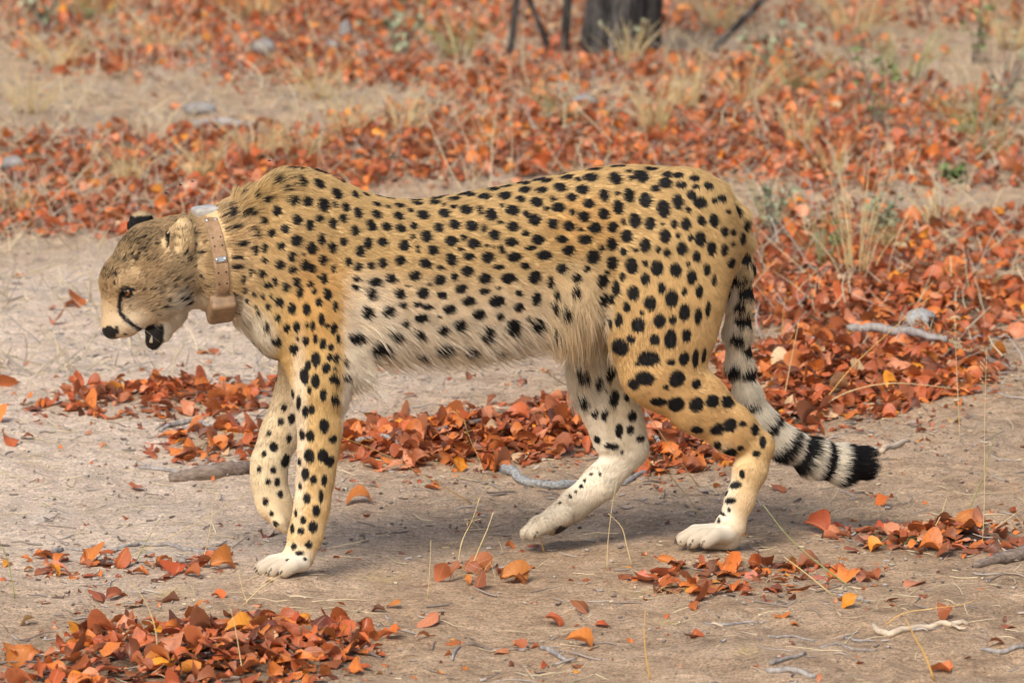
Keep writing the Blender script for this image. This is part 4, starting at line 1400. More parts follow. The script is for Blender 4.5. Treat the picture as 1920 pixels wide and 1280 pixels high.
# nape mane
nm = np.maximum(blob(440, 400, 50, 70), blob(500, 345, 60, 40)) * (px > 405)
hlen = hlen + .013 * nm
setf(nm * .7, (.9, 0, .35))
# faint ribs and muscle folds are left to the mesh and the fur mottling
# face tones of the coat
mz = blob(250, 600, 45, 40) * (px < 330)
coat = coat * (1 - .4 * mz[:, None]) + np.array((.62, .50, .34)) * .4 * mz[:, None]
ck = np.maximum(blob(350, 580, 50, 34), blob(310, 620, 24, 44)) * (px < 400)
coat = coat * (1 - .8 * ck[:, None]) + np.array(WHITE) * .8 * ck[:, None]
ub = blob(243, 566, 16, 13)
coat = coat * (1 - .3 * ub[:, None]) + np.array(WHITE) * .3 * ub[:, None]
brow = blob(250, 470, 60, 50) * .45
coat = coat * (1 - brow[:, None]) + np.array((.38, .26, .13)) * brow[:, None]
# tail: paler towards the tip
tp = is_tail * smooth01(tail_u, .25, .6)
coat = coat * (1 - tp[:, None]) + np.array(WHITE) * tp[:, None]
hlen = hlen + .005 * is_tail * smooth01(tail_u, .4, .8)
tl = is_tail * smooth01(-px, -1390, -1374) * (tail_u < .6) * (tail_u > .14) * .8
coat = coat * (1 - tl[:, None]) + np.array(CREAM) * tl[:, None]
for _ in range(6):
    flow = relax(flow); hlen = relax(hlen[:, None])[:, 0]; coat = relax(coat)
# under the collar the hair lies flat and short
col_a, col_b = P(385, 398, 0), P(405, 588, 0)
cax = np.cross(col_b - col_a, np.array([0, 1.0, 0])); cax /= np.linalg.norm(cax)
if cax[0] < 0: cax = -cax
cdist = (V - (col_a + col_b) / 2) @ cax
under = (np.abs(cdist) < .0145) & (px < 470) & (px > 330)
hlen = np.where(under, .004, hlen)

# ------------------------------------------------------------------ spots, as seen on the near side: x, y, rx, ry in five close views
ZA = (140, 280, 2.909); ZB = (600, 280, 2.7833); ZC = (1040, 280, 2.7818); ZD = (400, 640, 2.6675); ZE = (900, 600, 2.4)
SP_A = """1318,108,36 1220,170,30 1330,185,26 1440,168,26,18 1165,105,28,20 1100,180,20 1142,217,22,16 1425,240,28 917,255,16,22 992,258,12,20 1050,273,26,17 1185,277,28 1265,282,28 1352,300,28,36 1477,318,20,26 1415,300,12,16
1540,347,20,30 1098,335,26 945,358,24 975,360,12,16 1020,392,22 1210,383,26,28 1330,376,22,18 1460,376,18,24 1405,402,20,30 1278,415,22,28 1610,412,22,28 1525,442,22,28 865,432,28,16 1145,433,22 1070,455,22 1343,488,20,30 1205,495,28 990,470,12,22 965,445,10,20 905,517,32,14
1033,536,18,24 1120,525,22 1287,537,24,32 1400,535,20,30 1462,503,16 1553,553,24,28 1595,512,22,30 1180,584,20,26 1240,568,10 1030,600,18,14 1115,627,24 1348,603,18,28 1250,630,22,30 1290,647,18,24 1490,612,18 1540,640,22 1410,650,12,22 980,550,18,26 885,640,30,14 1185,657,20 1015,675,20,22 960,672,10,22
1355,702,18,30 1325,695,11 1048,737,24,18 1090,718,13,22 1148,750,20,26 1207,722,22 1278,733,18 918,712,16,22 928,770,10,18 1223,778,20,30 1300,770,16 1382,792,16,30 1530,705,20,14 1610,788,22,28 1525,750,16 975,790,10,14 1023,797,10,14 1068,798,10,14 1112,830,24,26 1053,852,15,20 985,855,13,10 1328,830,16,24 1418,850,14,28 1182,866,20,30 1263,868,20,32
1002,893,14 1103,915,18,20 1043,955,20 1345,925,16,30 1585,890,24 1155,970,18,26 1208,965,20,28 1297,960,14,26 1375,960,14 1412,975,18,30 1265,955,10,14 960,1025,12,22 1095,1038,28,22 1260,1042,18,24 1313,1030,12,24 1355,1055,17,28 1437,1030,12,26 1215,1033,10 1395,1078,13,20 1195,1085,24 1105,1140,44,18 1003,1088,24,14
1315,1140,24,34 1390,1133,14,18 1427,1137,14,22 1468,1145,14 1272,1170,14,24 1370,1190,22,24 1418,1250,26,20 1252,1232,24,36 1313,1260,20,34 1480,1237,18,12 840,350,16,44 890,590,30,10 925,945,10 900,900,10 870,800,10,20 940,830,10,14
498,470,9,22 405,497,13,7 447,515,12,9 348,570,9,8 370,540,12,8 375,582,8 332,597,8,9 312,570,9,6 300,545,8,5 340,515,12,5 380,478,12,5 285,585,8,5 265,600,7,9 220,683,9,14 217,730,6,15 660,457,11,9 655,520,14,9 708,507,9,12 690,563,16,9 535,752,12,10 465,787,18,9 420,768,16,7 375,768,9,7 503,828,17,10 485,860,13,8 597,825,24,9 620,845,18,9 445,850,6 425,880,6 510,780,7 470,815,6 575,820,12,7 630,790,12,6 545,715,9 600,760,8 590,720,10,5 640,720,12,5 455,900,6 560,780,7 690,690,12,10 410,850,5 440,800,6"""
SP_B = """97,160,24,14 82,228,27 15,290,20,28 178,232,20,24 133,303,18,24 72,288,12,16 117,360,18,20 63,385,18,24 195,330,18,24 230,232,18,9 290,240,26,8 345,248,24,8 290,285,20,13 290,336,22 350,298,15,10 408,292,25,14 405,347,26,22 468,318,16,11 500,282,27,11 588,277,27,14 495,255,26,8 605,243,24,9 690,258,27,15 640,292,12,8 690,300,20,11 728,220,28,10 778,238,27,14 530,340,30,25 643,333,28,22 755,315,32,25 828,318,14,26 850,247,30,18 885,207,26,11 955,197,30,10 957,242,33,20 888,338,31
1000,317,33,26 1060,180,28,11 1062,210,30,18 1040,260,24,18 945,293,12 1072,335,17 1125,275,33,25 1148,213,28,17 1165,165,30,14 1110,158,24,7 1175,310,14 1208,258,16 1245,198,32,22 1240,303,33,25 1278,147,32,14 1308,250,28,22 1340,158,18,12 1365,208,32,24 1405,147,34,22 1425,100,32,12 1397,283,30,24 1312,327,15,18 1370,352,28 1115,367,33,30 1210,387,28,26 1293,400,32,26 1353,418,16,9 1000,402,28,26 935,380,16,12 1070,440,20,16 850,415,14,20 905,447,28 787,398,30,26 698,392,28,24 612,408,24 485,398,20 418,410,26,22 343,402,22 268,400,20,24 178,422,18,24 550,452,28 680,478,30,25
745,460,14,17 797,492,30,25 993,482,30,24 942,522,16,24 868,502,14,9 905,508,9 1133,470,32,26 1258,468,32,20 1290,525,32,24 322,483,24,22 243,490,20,26 437,500,26,28 508,520,11,20 482,455,12,14 585,527,26,24 730,520,13,10 205,530,20,26 118,482,18,20 58,512,16,28 680,573,27,32 775,558,30,18 870,562,32,28 1008,560,36,24 1165,552,38,26 1095,515,28,13 415,580,28,25 322,592,24,26 262,605,20 547,595,30,27 622,615,16,13 195,612,24,16 145,585,18,22 765,633,32,24 925,612,28,14 1065,607,24,18 698,663,16,22 490,658,28,26 365,672,26,23 280,690,34,20 188,675,20,14 622,682,32,27 855,672,32,26 980,670,38,27 1117,667,30,32
1198,693,15,34 1260,622,26 535,748,30,26 412,750,28,23 260,752,24,30 732,727,30,25 853,740,26,16 635,760,26,20 30,750,16,26 20,675,16,26 772,788,34,22 918,790,40,28 1035,822,24,22 1125,782,24,34 1232,758,16,24 1220,815,16,24 1280,835,22,24 1035,748,18,16 560,822,26,13 508,808,24,13 430,810,20,15 355,840,30,25 670,832,32,24 243,850,24,34 828,858,32,24 935,868,20,18 1000,922,34 525,880,34,24 442,905,20,16 1128,912,28,30 1212,932,13,28 728,912,30,26 635,935,26,20 865,955,34 513,953,26,18 390,958,28,26 188,978,34,26 300,1015,48,32 633,1020,38,30 770,1030,34,32 513,1048,28,38 918,1035,26,28 1050,1055,42,42 1085,880,11,16 860,1145,28,24 700,1130,26,18 800,1125,20,22 615,870,14,9 565,705,12,8 455,712,12,8 928,722,14,8 185,725,18,12"""
SP_C = """310,150,32,34 447,140,36,32 572,175,32,26 383,238,26,34 470,262,30,38 563,310,32,44 638,270,28,38 755,275,34,32 712,235,24 518,203,22,18 660,182,28,16 735,192,22,12 583,130,26,16 495,102,34,14 643,133,28,16 727,148,26,16 802,187,24,20 835,263,18,15 873,252,26,20 948,318,20,30 327,300,26,34 252,240,24,32 250,335,24,30 380,115,16,10 325,82,34,10 200,102,34,11 393,150,16,12 320,230,11,13 415,373,28,36 495,388,28,32 682,387,28,32 620,387,17,22 763,368,22,26 830,368,24,34 883,428,18,28 695,312,14,17 297,403,26,28 205,410,32,30 355,375,12,17 563,388,12,9
370,452,30,32 573,448,28,34 643,447,14 707,460,14,18 757,463,27,36 470,500,27,38 292,495,26,34 662,517,26,34 583,537,20,22 537,520,14,18 418,524,13 358,535,18,20 240,515,14,20 817,512,22,36 882,525,17,32 155,468,36,25 195,560,34 297,590,28,36 397,605,32,40 472,592,16 533,617,30,38 632,625,30,34 740,558,22,28 695,595,12,16 793,625,20,32 713,663,24,38 470,672,24,30 350,664,14,24 270,640,14 248,685,28,34 318,722,20,40 408,745,30,34 557,720,20,26 610,775,32,40 675,740,13,26 753,738,20,34 830,675,13,32 497,798,31,34 373,820,20,26 293,783,12,24 250,780,24,28 333,885,20,38 455,848,12,14 547,890,31,34 617,883,20,22 678,845,26,42
748,865,20,40 800,830,13,36 437,915,33,36 290,903,10,24 398,988,22,20 523,990,26,28 605,988,32,48 688,965,24,34 340,1030,46,38 492,1088,52,40 605,1107,22,18 675,1087,26,34 735,1085,17,48 780,1070,12,36 467,1192,50,34 430,1117,12,10 635,1195,38,40 737,1220,24 577,1237,18,12 410,1222,32,26 35,623,28,24 110,668,24 108,735,22,24 165,622,22,18 60,835,20,22
920,590,30,24 937,690,24,20 978,460,16,34 993,390,14,30 1000,575,28,32 1015,740,32,34 955,815,22,24 1010,890,40,32 943,975,26,24 1010,1040,30,34 940,1150,28,30 1027,1175,30,32 925,430,14,18 925,490,14,16 1040,620,9,24 1030,665,10 995,668,14 905,760,18,12 905,320,22,12"""
SP_D = """402,35,22,24 548,15,16,22 513,90,18,32 563,130,20,24 612,82,14,22 583,78,11,18 475,118,13,24 457,172,18,38 510,195,20,32 607,183,22,20 662,172,18,11 653,92,9,16 608,130,10 480,243,10,20 550,265,18,28 608,283,18,24 425,305,14,34 460,350,16,28 492,340,16,24 553,420,26,34 443,462,16,24 485,467,20,28 600,485,20,18 548,568,24,34 480,570,24,30 583,595,24,26 430,598,10,16 460,660,19,30 502,688,18,22 555,692,13,28 433,718,9,18 468,780,19,24 537,772,13,32 515,842,20,26 413,855,8,18 450,890,14,20 498,925,24,26 440,943,18,15 395,930,10,22 478,1015,20,18 402,1023,15,16 432,1057,22,14 458,1087,12,9 370,1090,12,8 590,30,12,16
395,255,14,22 338,398,16,20 355,330,13,17 300,640,15,18 255,560,12,15 335,760,13,18 275,700,13,16 380,480,14,20 290,860,12,14 310,910,14,14 303,527,20,24 362,595,20,32 230,635,12,16 392,385,18,26 280,455,12,16 320,700,14,20 260,800,14,20"""
SP_E = """880,378,36,32 970,378,32 1045,362,30,28 1113,365,30,27 800,365,36,18 690,285,26 1122,470,30 1063,490,32,24 972,492,30,16 1065,560,18,20 1122,595,30,16 1168,573,16,12 1235,490,18,26 1272,545,15,28 1243,598,18,15 1138,645,28,15 1180,690,13,20 1147,740,26,16 1125,810,24,13 1120,852,9,12 1085,865,10,26 1180,465,16,14 1110,775,12,8 1075,900,8,14
462,232,28,32 527,268,17,30 588,235,22,26 465,353,22 603,343,24,34 660,345,14,18 515,415,16,26 557,420,16,30 685,430,20,24 625,495,18,34 675,490,17,22 722,530,20,14 525,535,18,14 590,565,34,14 515,630,12 455,745,10 405,790,8,10 500,690,9,6 430,770,8,7 470,720,8 540,690,9,7 360,820,7 520,600,10,8 560,300,9 400,280,9,14 640,590,8"""

bvh = BVHTree.FromPolygons([tuple(p) for p in V], [tuple(int(i) for i in q) for q in Q])
cam_l = np.array([EX @ CAMP, ET @ CAMP, CAM_H])
tri_n = fn / (np.linalg.norm(fn, axis=1)[:, None] + 1e-12)


def cast(x, y):
    d = ray(x, y)
    dl = np.array([EX @ d, ET @ d, d[2]])
    hit, n, i, _ = bvh.ray_cast(Vector(cam_l), Vector(dl))
    if hit is None:
        # nearest surface to the ray near the animal's mid plane
        p = cam_l + dl * ((0 - cam_l[1]) / dl[1])
        hit, n, i, _ = bvh.find_nearest(Vector(p))
        if (Vector(p) - hit).length > .03:
            return None
    return np.array(hit), np.array(n), dl


SPOT = []    # centre, tangent u, tangent v, a, b


def add_spot(x, y, rx, ry):
    r = cast(x, y)
    if r is None:
        return
    c, n, dl = r
    if n @ dl > 0: n = -n
    u = np.array([1.0, 0, 0]) - n * n[0]
    if np.linalg.norm(u) < .2: u = np.array([0, 1.0, 0]) - n * n[1]
    u /= np.linalg.norm(u)
    v = np.cross(n, u)
    fu = np.linalg.norm(u - dl * (u @ dl)); fv = np.linalg.norm(v - dl * (v @ dl))
    big_ = max(rx, ry)
    a = min(rx / max(fu, .35), 1.3 * big_); b = min(ry / max(fv, .3), 1.3 * big_)
    SPOT.append((c, u, v, M2(a) * 1.12, M2(b) * 1.12))


for Zm, txt in ((ZA, SP_A), (ZB, SP_B), (ZC, SP_C), (ZD, SP_D), (ZE, SP_E)):
    for tok in txt.split():
        q = [float(x) for x in tok.split(',')]
        rx, ry = (q[2], q[2]) if len(q) == 3 else (q[2], q[3])
        add_spot(Zm[0] + q[0] / Zm[2], Zm[1] + q[1] / Zm[2], rx / Zm[2], ry / Zm[2])
n_traced = len(SPOT)
# the far side carries the like pattern
for c, u, v, a, b in list(SPOT[:n_traced]):
    if c[1] < .01 and .28 < c[2]:
        m = np.array([1, -1, 1.0])
        hit, n, i, _ = bvh.find_nearest(Vector(c * m + np.array([rng.normal(0, .006), 0, rng.normal(0, .006)])))
        SPOT.append((np.array(hit), u * m, v * m, a, b))
S_c = np.array([s[0] for s in SPOT]); S_u = np.array([s[1] for s in SPOT]); S_v = np.array([s[2] for s in SPOT])
S_a = np.array([s[3] for s in SPOT]); S_b = np.array([s[4] for s in SPOT])

# dark strokes of the face: tear line, lips, eye rim (px polyline, radius)
STROKE = []


def stroke(pts, rad):
    pts = np.array(pts, float)
    for i in range(len(pts) - 1):
        n = max(2, int(np.linalg.norm(pts[i + 1] - pts[i]) / 2))
        for u in np.linspace(0, 1, n):
            q = pts[i] + (pts[i + 1] - pts[i]) * u
            r0 = rad[i] + (rad[i + 1] - rad[i]) * u
            r = cast(*q)
            if r is not None:
                STROKE.append((r[0], M2(r0)))
                m = r[0] * np.array([1, -1, 1]) + np.array([0, 2 * head_t(q[0]), 0])
                hit = bvh.find_nearest(Vector(m))[0]
                STROKE.append((np.array(hit), M2(r0)))


stroke([(229, 545), (224, 558), (223, 574), (226, 587), (234, 598), (244, 606), (252, 612)], [4.2, 3.8, 3.8, 4.0, 4.2, 5, 4.4])
stroke([(229, 542), (240, 541), (251, 544)], [5, 4.5, 3.5])
stroke([(230, 551), (237, 557), (248, 553)], [5, 4, 3])
stroke([(345, 478), (352, 470)], [3, 3])
stroke([(313, 462), (316, 440)], [2.5, 3])
stroke([(253, 613), (264, 620), (275, 624), (290, 616), (303, 612)], [3.5, 5, 6, 6, 4])
stroke([(270, 634), (276, 648), (288, 654), (299, 644), (302, 628), (304, 616)], [5, 6, 6, 6, 5, 4])
stroke([(282, 640), (292, 630)], [11, 11])
stroke([(273, 626), (278, 634)], [5, 8])
stroke([(200, 622), (212, 630), (218, 634)], [6, 5, 3])
stroke([(192, 627), (202, 634), (214, 637)], [5, 4, 3])
stroke([(218, 614), (219, 624)], [3.5, 4])
stroke([(350, 570), (372, 545)], [2, 2])
for a_, b_2 in (((501, 1079), (508, 1066)), ((523, 1081), (530, 1068)), ((1292, 1026), (1299, 1012)), ((1311, 1029), (1320, 1014)),
                ((484, 1075), (488, 1072)), ((1270, 1019), (1275, 1015)), ((1001, 1006), (1010, 992)), ((1018, 1008), (1026, 994))):
    stroke([a_, b_2], [2.2, 1.2])
ST_c = np.array([s[0] for s in STROKE]); ST_r = np.array([s[1] for s in STROKE])
# far ear: black back
FAR_EAR = P(262, 425, head_t(266) + .062)


def darkness(pts, jitter=None):
    """1 inside a spot, 0 outside"""
    out = np.zeros(len(pts), np.float32)
    pts = pts.astype(np.float32)
    for s in range(0, len(pts), 6000):
        p = pts[s:s + 6000]
        blk = (S_c[:, 0] > p[:, 0].min() - .06) & (S_c[:, 0] < p[:, 0].max() + .06)
        C = S_c[blk].astype(np.float32); U = S_u[blk].astype(np.float32); W = S_v[blk].astype(np.float32)
        if len(C):
            du = p @ U.T - (C * U).sum(1); dv = p @ W.T - (C * W).sum(1)
            d2 = (p ** 2).sum(1)[:, None] + (C ** 2).sum(1) - 2 * p @ C.T
            dn2 = np.maximum(d2 - du ** 2 - dv ** 2, 0)
            q = np.sqrt((du / S_a[blk]) ** 2 + (dv / S_b[blk]) ** 2 + dn2 / np.maximum(S_a, S_b)[blk] ** 2 * .25)
            q = q.min(1)
            # ragged rim
            out[s:s + 6000] = q
        else:
            out[s:s + 6000] = 9
    j = 0 if jitter is None else jitter
    dark = 1 - smooth01(out + j, .88, 1.08)
    hm = np.where(pts[:, 0] < ST_c[:, 0].max() + .02)[0]
    ph = pts[hm]
    dh = dark[hm]
    for c, r in zip(ST_c, ST_r):
        dd = np.linalg.norm(ph - c, axis=1)
        dh = np.maximum(dh, 1 - smooth01(dd, r * .85, r * 1.15))
    dark[hm] = dh
    return dark


TAIL3 = np.array([P(*t[:3]) for t in TAIL]); TAILR = np.array([M2(t[3]) for t in TAIL])
TL = np.concatenate([[0], np.cumsum(np.linalg.norm(np.diff(TAIL3, axis=0), axis=1))])


def tail_arc(pts):
    best = np.full(len(pts), 9.0); arc = np.zeros(len(pts))
    for i in range(len(TAIL3) - 1):
        d, u = seg_d(pts, TAIL3[i], TAIL3[i + 1], TAILR[i], TAILR[i + 1], 1.0)
        m = d < best
        best = np.where(m, d, best); arc = np.where(m, TL[i] + u * (TL[i + 1] - TL[i]), arc)
    return arc, best


def arc_at(x, y):
    p = P(x, y, .045)
    return tail_arc(p[None])[0][0]


BANDS = [(arc_at(x, y), w) for x, y, w in ((1443, 790, .010), (1472, 830, .0115), (1504, 849, .0135), (1546, 863, .0155), (1602, 866, .032))]
BANDS_HALF = [(arc_at(x, y), w) for x, y, w in ((1415, 745, .012), (1395, 690, .010))]


def coat_colour(pts, base, wtail, noise):
    dark = darkness(pts, noise)
    m = wtail > .5
    if m.any():
        arc, _ = tail_arc(pts[m])
        dk = dark[m]
        for a0, w in BANDS:
            dk = np.maximum(dk, 1 - smooth01(np.abs(arc - a0) + noise[m] * .012, w * .85, w * 1.1))
        for a0, w in BANDS_HALF:
            dk = np.maximum(dk, (1 - smooth01(np.abs(arc - a0) + noise[m] * .01, w * .8, w * 1.1)) * (vnoise(pts[m][:, 0] * 30, pts[m][:, 2] * 30, 3) > .4))
        dark[m] = dk
    fe_ = np.linalg.norm((pts - FAR_EAR) * np.array([1, 1, 1]), axis=1)
    rim = (pts[:, 2] - FAR_EAR[2]) > .021
    dark = np.where((fe_ < .04) & ~rim & (pts[:, 1] > head_t(266) + .03), 1, dark)
    blk = np.array((.010, .009, .009))
    return base * (1 - dark[:, None]) + blk * dark[:, None], dark


nz_v = (fbm(V[:, 0] * 60 + V[:, 1] * 40, V[:, 2] * 60, 5) - .5) * .35
vc, vdark = coat_colour(V, coat, is_tail, nz_v)
# bare skin: nose, lips, mouth, eye rim and pads
bare = np.zeros(len(V))
for x, y, r in ((203, 625, 13), (212, 630, 10), (284, 638, 15), (276, 626, 10), (292, 622, 12), (238, 548, 9)):
    c_ = P(x, y, head_t(x))
    ok = (np.linalg.norm((PX - np.array([x, y])), axis=1) < r)
    bare = np.maximum(bare, ok)
nose_m = (np.linalg.norm(PX - np.array([203, 625]), axis=1) < 14) & (py > 610 + (px - 190) * .1)
vc[nose_m] = (.012, .010, .010)
inmouth = ((np.linalg.norm(PX - np.array([283, 636]), axis=1) < 16) | (np.linalg.norm(PX - np.array([284, 622]), axis=1) < 15))
vc[inmouth] = (.012, .010, .010)
paw_under = (V[:, 2] < .012) | ((NRM[:, 2] < -.5) & (py > 985) & (px < 1080) & (px > 1040))
vc[paw_under] = (.03, .025, .022)
gloss = np.where(nose_m | inmouth, 1.0, 0.0)

m_body, n_, l_, b_ = new_mat('cheetah_skin')
at_ = n_.new('ShaderNodeAttribute'); at_.attribute_name = 'coat'
ag = n_.new('ShaderNodeAttribute'); ag.attribute_name = 'gloss'
l_.new(at_.outputs['Color'], b_.inputs['Base Color'])
mr = n_.new('ShaderNodeMapRange'); mr.inputs[3].default_value = .85; mr.inputs[4].default_value = .28
l_.new(ag.outputs['Fac'], mr.inputs[0]); l_.new(mr.outputs[0], b_.inputs['Roughness'])
b_.inputs['Specular IOR Level'].default_value = .35
nb = noise_node(n_, l_, 260, 4, .6)
bump_node(n_, l_, nb.outputs[0], .35, .002, b_)

VW = to_world(V)
me = fast_mesh('cheetah', VW, Q, m_body, {'coat': vc, 'gloss': gloss})
cheetah = link('cheetah', me, label='spotted cheetah walking to the left with lowered head and open mouth', cat='cheetah')

# ------------------------------------------------------------------ fur
N_HAIR = 330000
tris = np.concatenate([Q[:, [0, 1, 2]], Q[:, [0, 2, 3]]])
A_, B_, C_ = V[tris[:, 0]], V[tris[:, 1]], V[tris[:, 2]]
area = np.linalg.norm(np.cross(B_ - A_, C_ - A_), axis=1) / 2
dens = np.ones(len(V))
dens[(bare > 0) | paw_under] = 0
dens[nose_m] = 0
dens *= np.where((V[:, 1] > .06) & (NRM[:, 1] > .2) & (NRM[:, 2] < .6), .35, 1.0)
dens *= np.where(px < 400, 1.9, 1.0)
dens *= np.where(py > 700, 1.3, 1.0)
wt = area * dens[tris].min(1)
pick = rng.choice(len(tris), N_HAIR, p=wt / wt.sum())
r1_, r2_ = rng.random(N_HAIR), rng.random(N_HAIR)
sq = np.sqrt(r1_)
bary = np.stack([1 - sq, sq * (1 - r2_), sq * r2_], 1)


def ip(arr):
    a = arr[tris[pick]]
    return (a * (bary[..., None] if a.ndim == 3 else bary)).sum(1)


root = ip(V); nrm = ip(NRM); nrm /= np.linalg.norm(nrm, axis=1)[:, None]
fl = ip(flow); ln = ip(hlen); bc = ip(coat); tw = ip(is_tail)
fl -= nrm * (fl * nrm).sum(1)[:, None]
fl /= np.linalg.norm(fl, axis=1)[:, None] + 1e-9
# clumps: neighbouring hairs share a deviation
cl_x = fbm(root[:, 0] * 70 + root[:, 1] * 30, root[:, 2] * 70 + root[:, 1] * 20, 11, 3) - .5
cl_y = fbm(root[:, 0] * 70 + root[:, 1] * 30 + 50, root[:, 2] * 70 + root[:, 1] * 20, 23, 3) - .5
side = np.cross(nrm, fl)
ln = ln * (0.75 + .5 * rng.random(N_HAIR))
lift = .22 + .35 * rng.random(N_HAIR) * .6 + cl_y * .3
rpx = to_px(to_world(root))
unl = ip(und * torso_m)
lift = lift + unl * (.3 + .5 * rng.random(N_HAIR))
guard = (rng.random(N_HAIR) < .07) & (unl > .25)
ln = np.where(guard, ln * 1.7, ln)
lift = lift + guard * rng.uniform(0, .6, N_HAIR)
lift = np.where((rpx[:, 0] < 520) & (rpx[:, 0] > 405) & (rpx[:, 1] < 470), lift + .25, lift)
dirv = fl * (1 - .2 * rng.random(N_HAIR))[:, None] + nrm * lift[:, None] + side * (cl_x * .7 + rng.normal(0, .13, N_HAIR))[:, None]
dirv /= np.linalg.norm(dirv, axis=1)[:, None]
droop = np.array([0, 0, -1.0]) * np.clip(ln - .018, 0, .05)[:, None] * 9
K = 4
us = np.linspace(0, 1, K)
pts = np.empty((N_HAIR, K, 3), np.float32)
for i, u in enumerate(us):
    pts[:, i] = root - nrm * .001 + (dirv * u + (fl * .35 - nrm * lift[:, None] * .55 + droop) * u * u * .6) * ln[:, None]
hn = rng.normal(0, .045, N_HAIR) + (fbm(root[:, 0] * 60 + root[:, 1] * 40, root[:, 2] * 60, 5) - .5) * .30
samp = root + dirv * (ln * .45)[:, None]
clump = fbm(root[:, 0] * 45 + root[:, 1] * 30, root[:, 2] * 120 + root[:, 1] * 60, 131, 3) - .5
hc_, hdark = coat_colour(samp, bc * (0.86 + .28 * rng.random(N_HAIR) + clump * .5 + (fbm(root[:, 0] * 9, root[:, 2] * 9, 171, 3) - .5) * .35)[:, None], tw, hn)  # random coat tones; the broad mottling also stands in for rib and muscle shading
# dark-tipped ticking on forehead, crown and nape
tick = np.zeros(N_HAIR)
for cx_, cy_2, rx_, ry_, s_ in ((245, 475, 60, 50, .34), (320, 430, 60, 40, .22), (195, 515, 25, 30, .25), (300, 520, 60, 50, .16), (345, 486, 22, 14, .5), (372, 520, 24, 40, .2), (215, 560, 30, 60, .10), (440, 380, 60, 50, .12), (520, 325, 70, 30, .15)):
    tick = np.maximum(tick, s_ * np.clip(1.2 - ((rpx[:, 0] - cx_) / rx_) ** 2 - ((rpx[:, 1] - cy_2) / ry_) ** 2, 0, 1))
tk = rng.random(N_HAIR) < tick * (.3 + 1.6 * smooth01(fbm(root[:, 0] * 120 + root[:, 1] * 60, root[:, 2] * 120, 91, 2), .4, .62))
hc_[tk] *= .16
# the white tuft at the very end of the tail
arc_, _ = tail_arc(root)
tip = (tw > .5) & (arc_ > TL[-1] - .012 + .008 * rng.normal(0, 1, N_HAIR))
hc_[tip] = np.array(WHITE) * .95

hc_data = bpy.data.hair_curves.new('fur')
hc_data.add_curves([K] * N_HAIR)
hc_data.points.foreach_set('position', to_world(pts.reshape(-1, 3)).astype(np.float32).ravel())
rad = np.where(ln > .02, .00042, .00036)
rr = (rad[:, None] * np.array([1, .95, .75, .2])[None]).astype(np.float32)
ra = hc_data.attributes.get('radius') or hc_data.attributes.new('radius', 'FLOAT', 'POINT')
ra.data.foreach_set('value', rr.ravel())
ca = hc_data.attributes.new('fur_colour', 'FLOAT_COLOR', 'CURVE')
c4 = np.ones((N_HAIR, 4), np.float32); c4[:, :3] = hc_
ca.data.foreach_set('color', c4.ravel())

m_fur = bpy.data.materials.new('fur'); m_fur.use_nodes = True
n_, l_ = m_fur.node_tree.nodes, m_fur.node_tree.links
n_.remove(n_['Principled BSDF'])
hb = n_.new('ShaderNodeBsdfPrincipled')
at_ = n_.new('ShaderNodeAttribute'); at_.attribute_name = 'fur_colour'
l_.new(at_.outputs['Color'], hb.inputs['Base Color'])
hb.inputs['Roughness'].default_value = .55
hb.inputs['Specular IOR Level'].default_value = .25
tr_ = n_.new('ShaderNodeBsdfTranslucent'); l_.new(at_.outputs['Color'], tr_.inputs['Color'])
mx_ = n_.new('ShaderNodeMixShader'); mx_.inputs[0].default_value = .25
l_.new(hb.outputs[0], mx_.inputs[1]); l_.new(tr_.outputs[0], mx_.inputs[2])
l_.new(mx_.outputs[0], n_['Material Output'].inputs['Surface'])
hc_data.materials.append(m_fur)
fur = link('fur', hc_data, parent=cheetah)

# eyes -------------------------------------------------------------
m_eye, n_, l_, b_ = new_mat('eye')
tc = n_.new('ShaderNodeTexCoord')
sep = n_.new('ShaderNodeSeparateXYZ'); l_.new(tc.outputs['Object'], sep.inputs[0])
er = ramp(n_, [(0, (.006, .005, .004)), (.52, (.008, .006, .004)), (.60, (.24, .085, .018)), (.80, (.18, .06, .012)), (.88, (.006, .004, .003)), (1, (.006, .004, .003))])
mr = n_.new('ShaderNodeMapRange'); mr.inputs[1].default_value = .2; mr.inputs[2].default_value = 1.0
l_.new(sep.outputs['Z'], mr.inputs[0]); l_.new(mr.outputs[0], er.inputs[0]); l_.new(er.outputs[0], b_.inputs['Base Color'])
b_.inputs['Roughness'].default_value = .08


vb, fb = uv_ball(1.0)
mb = MB(); mb.add(vb, fb)
eye_me = mb.mesh('eye', m_eye)
for s in (1, -1):
    h, n, dl = cast(240, 549)
    if s < 0:
        h = h * np.array([1, -1, 1]) + np.array([0, 2 * head_t(240), 0])
    dirl = np.array([-.75, -.62 * s, .05]); dirl /= np.linalg.norm(dirl)
    cl = h + np.array([.002, .0052 * s, 0.001])
    o = link('eye', eye_me, parent=cheetah)
    o.location = to_world(cl)
    o.rotation_euler = Vector(to_world(dirl)).to_track_quat('Z', 'Y').to_euler()
    o.scale = (.0092, .0092, .0092)
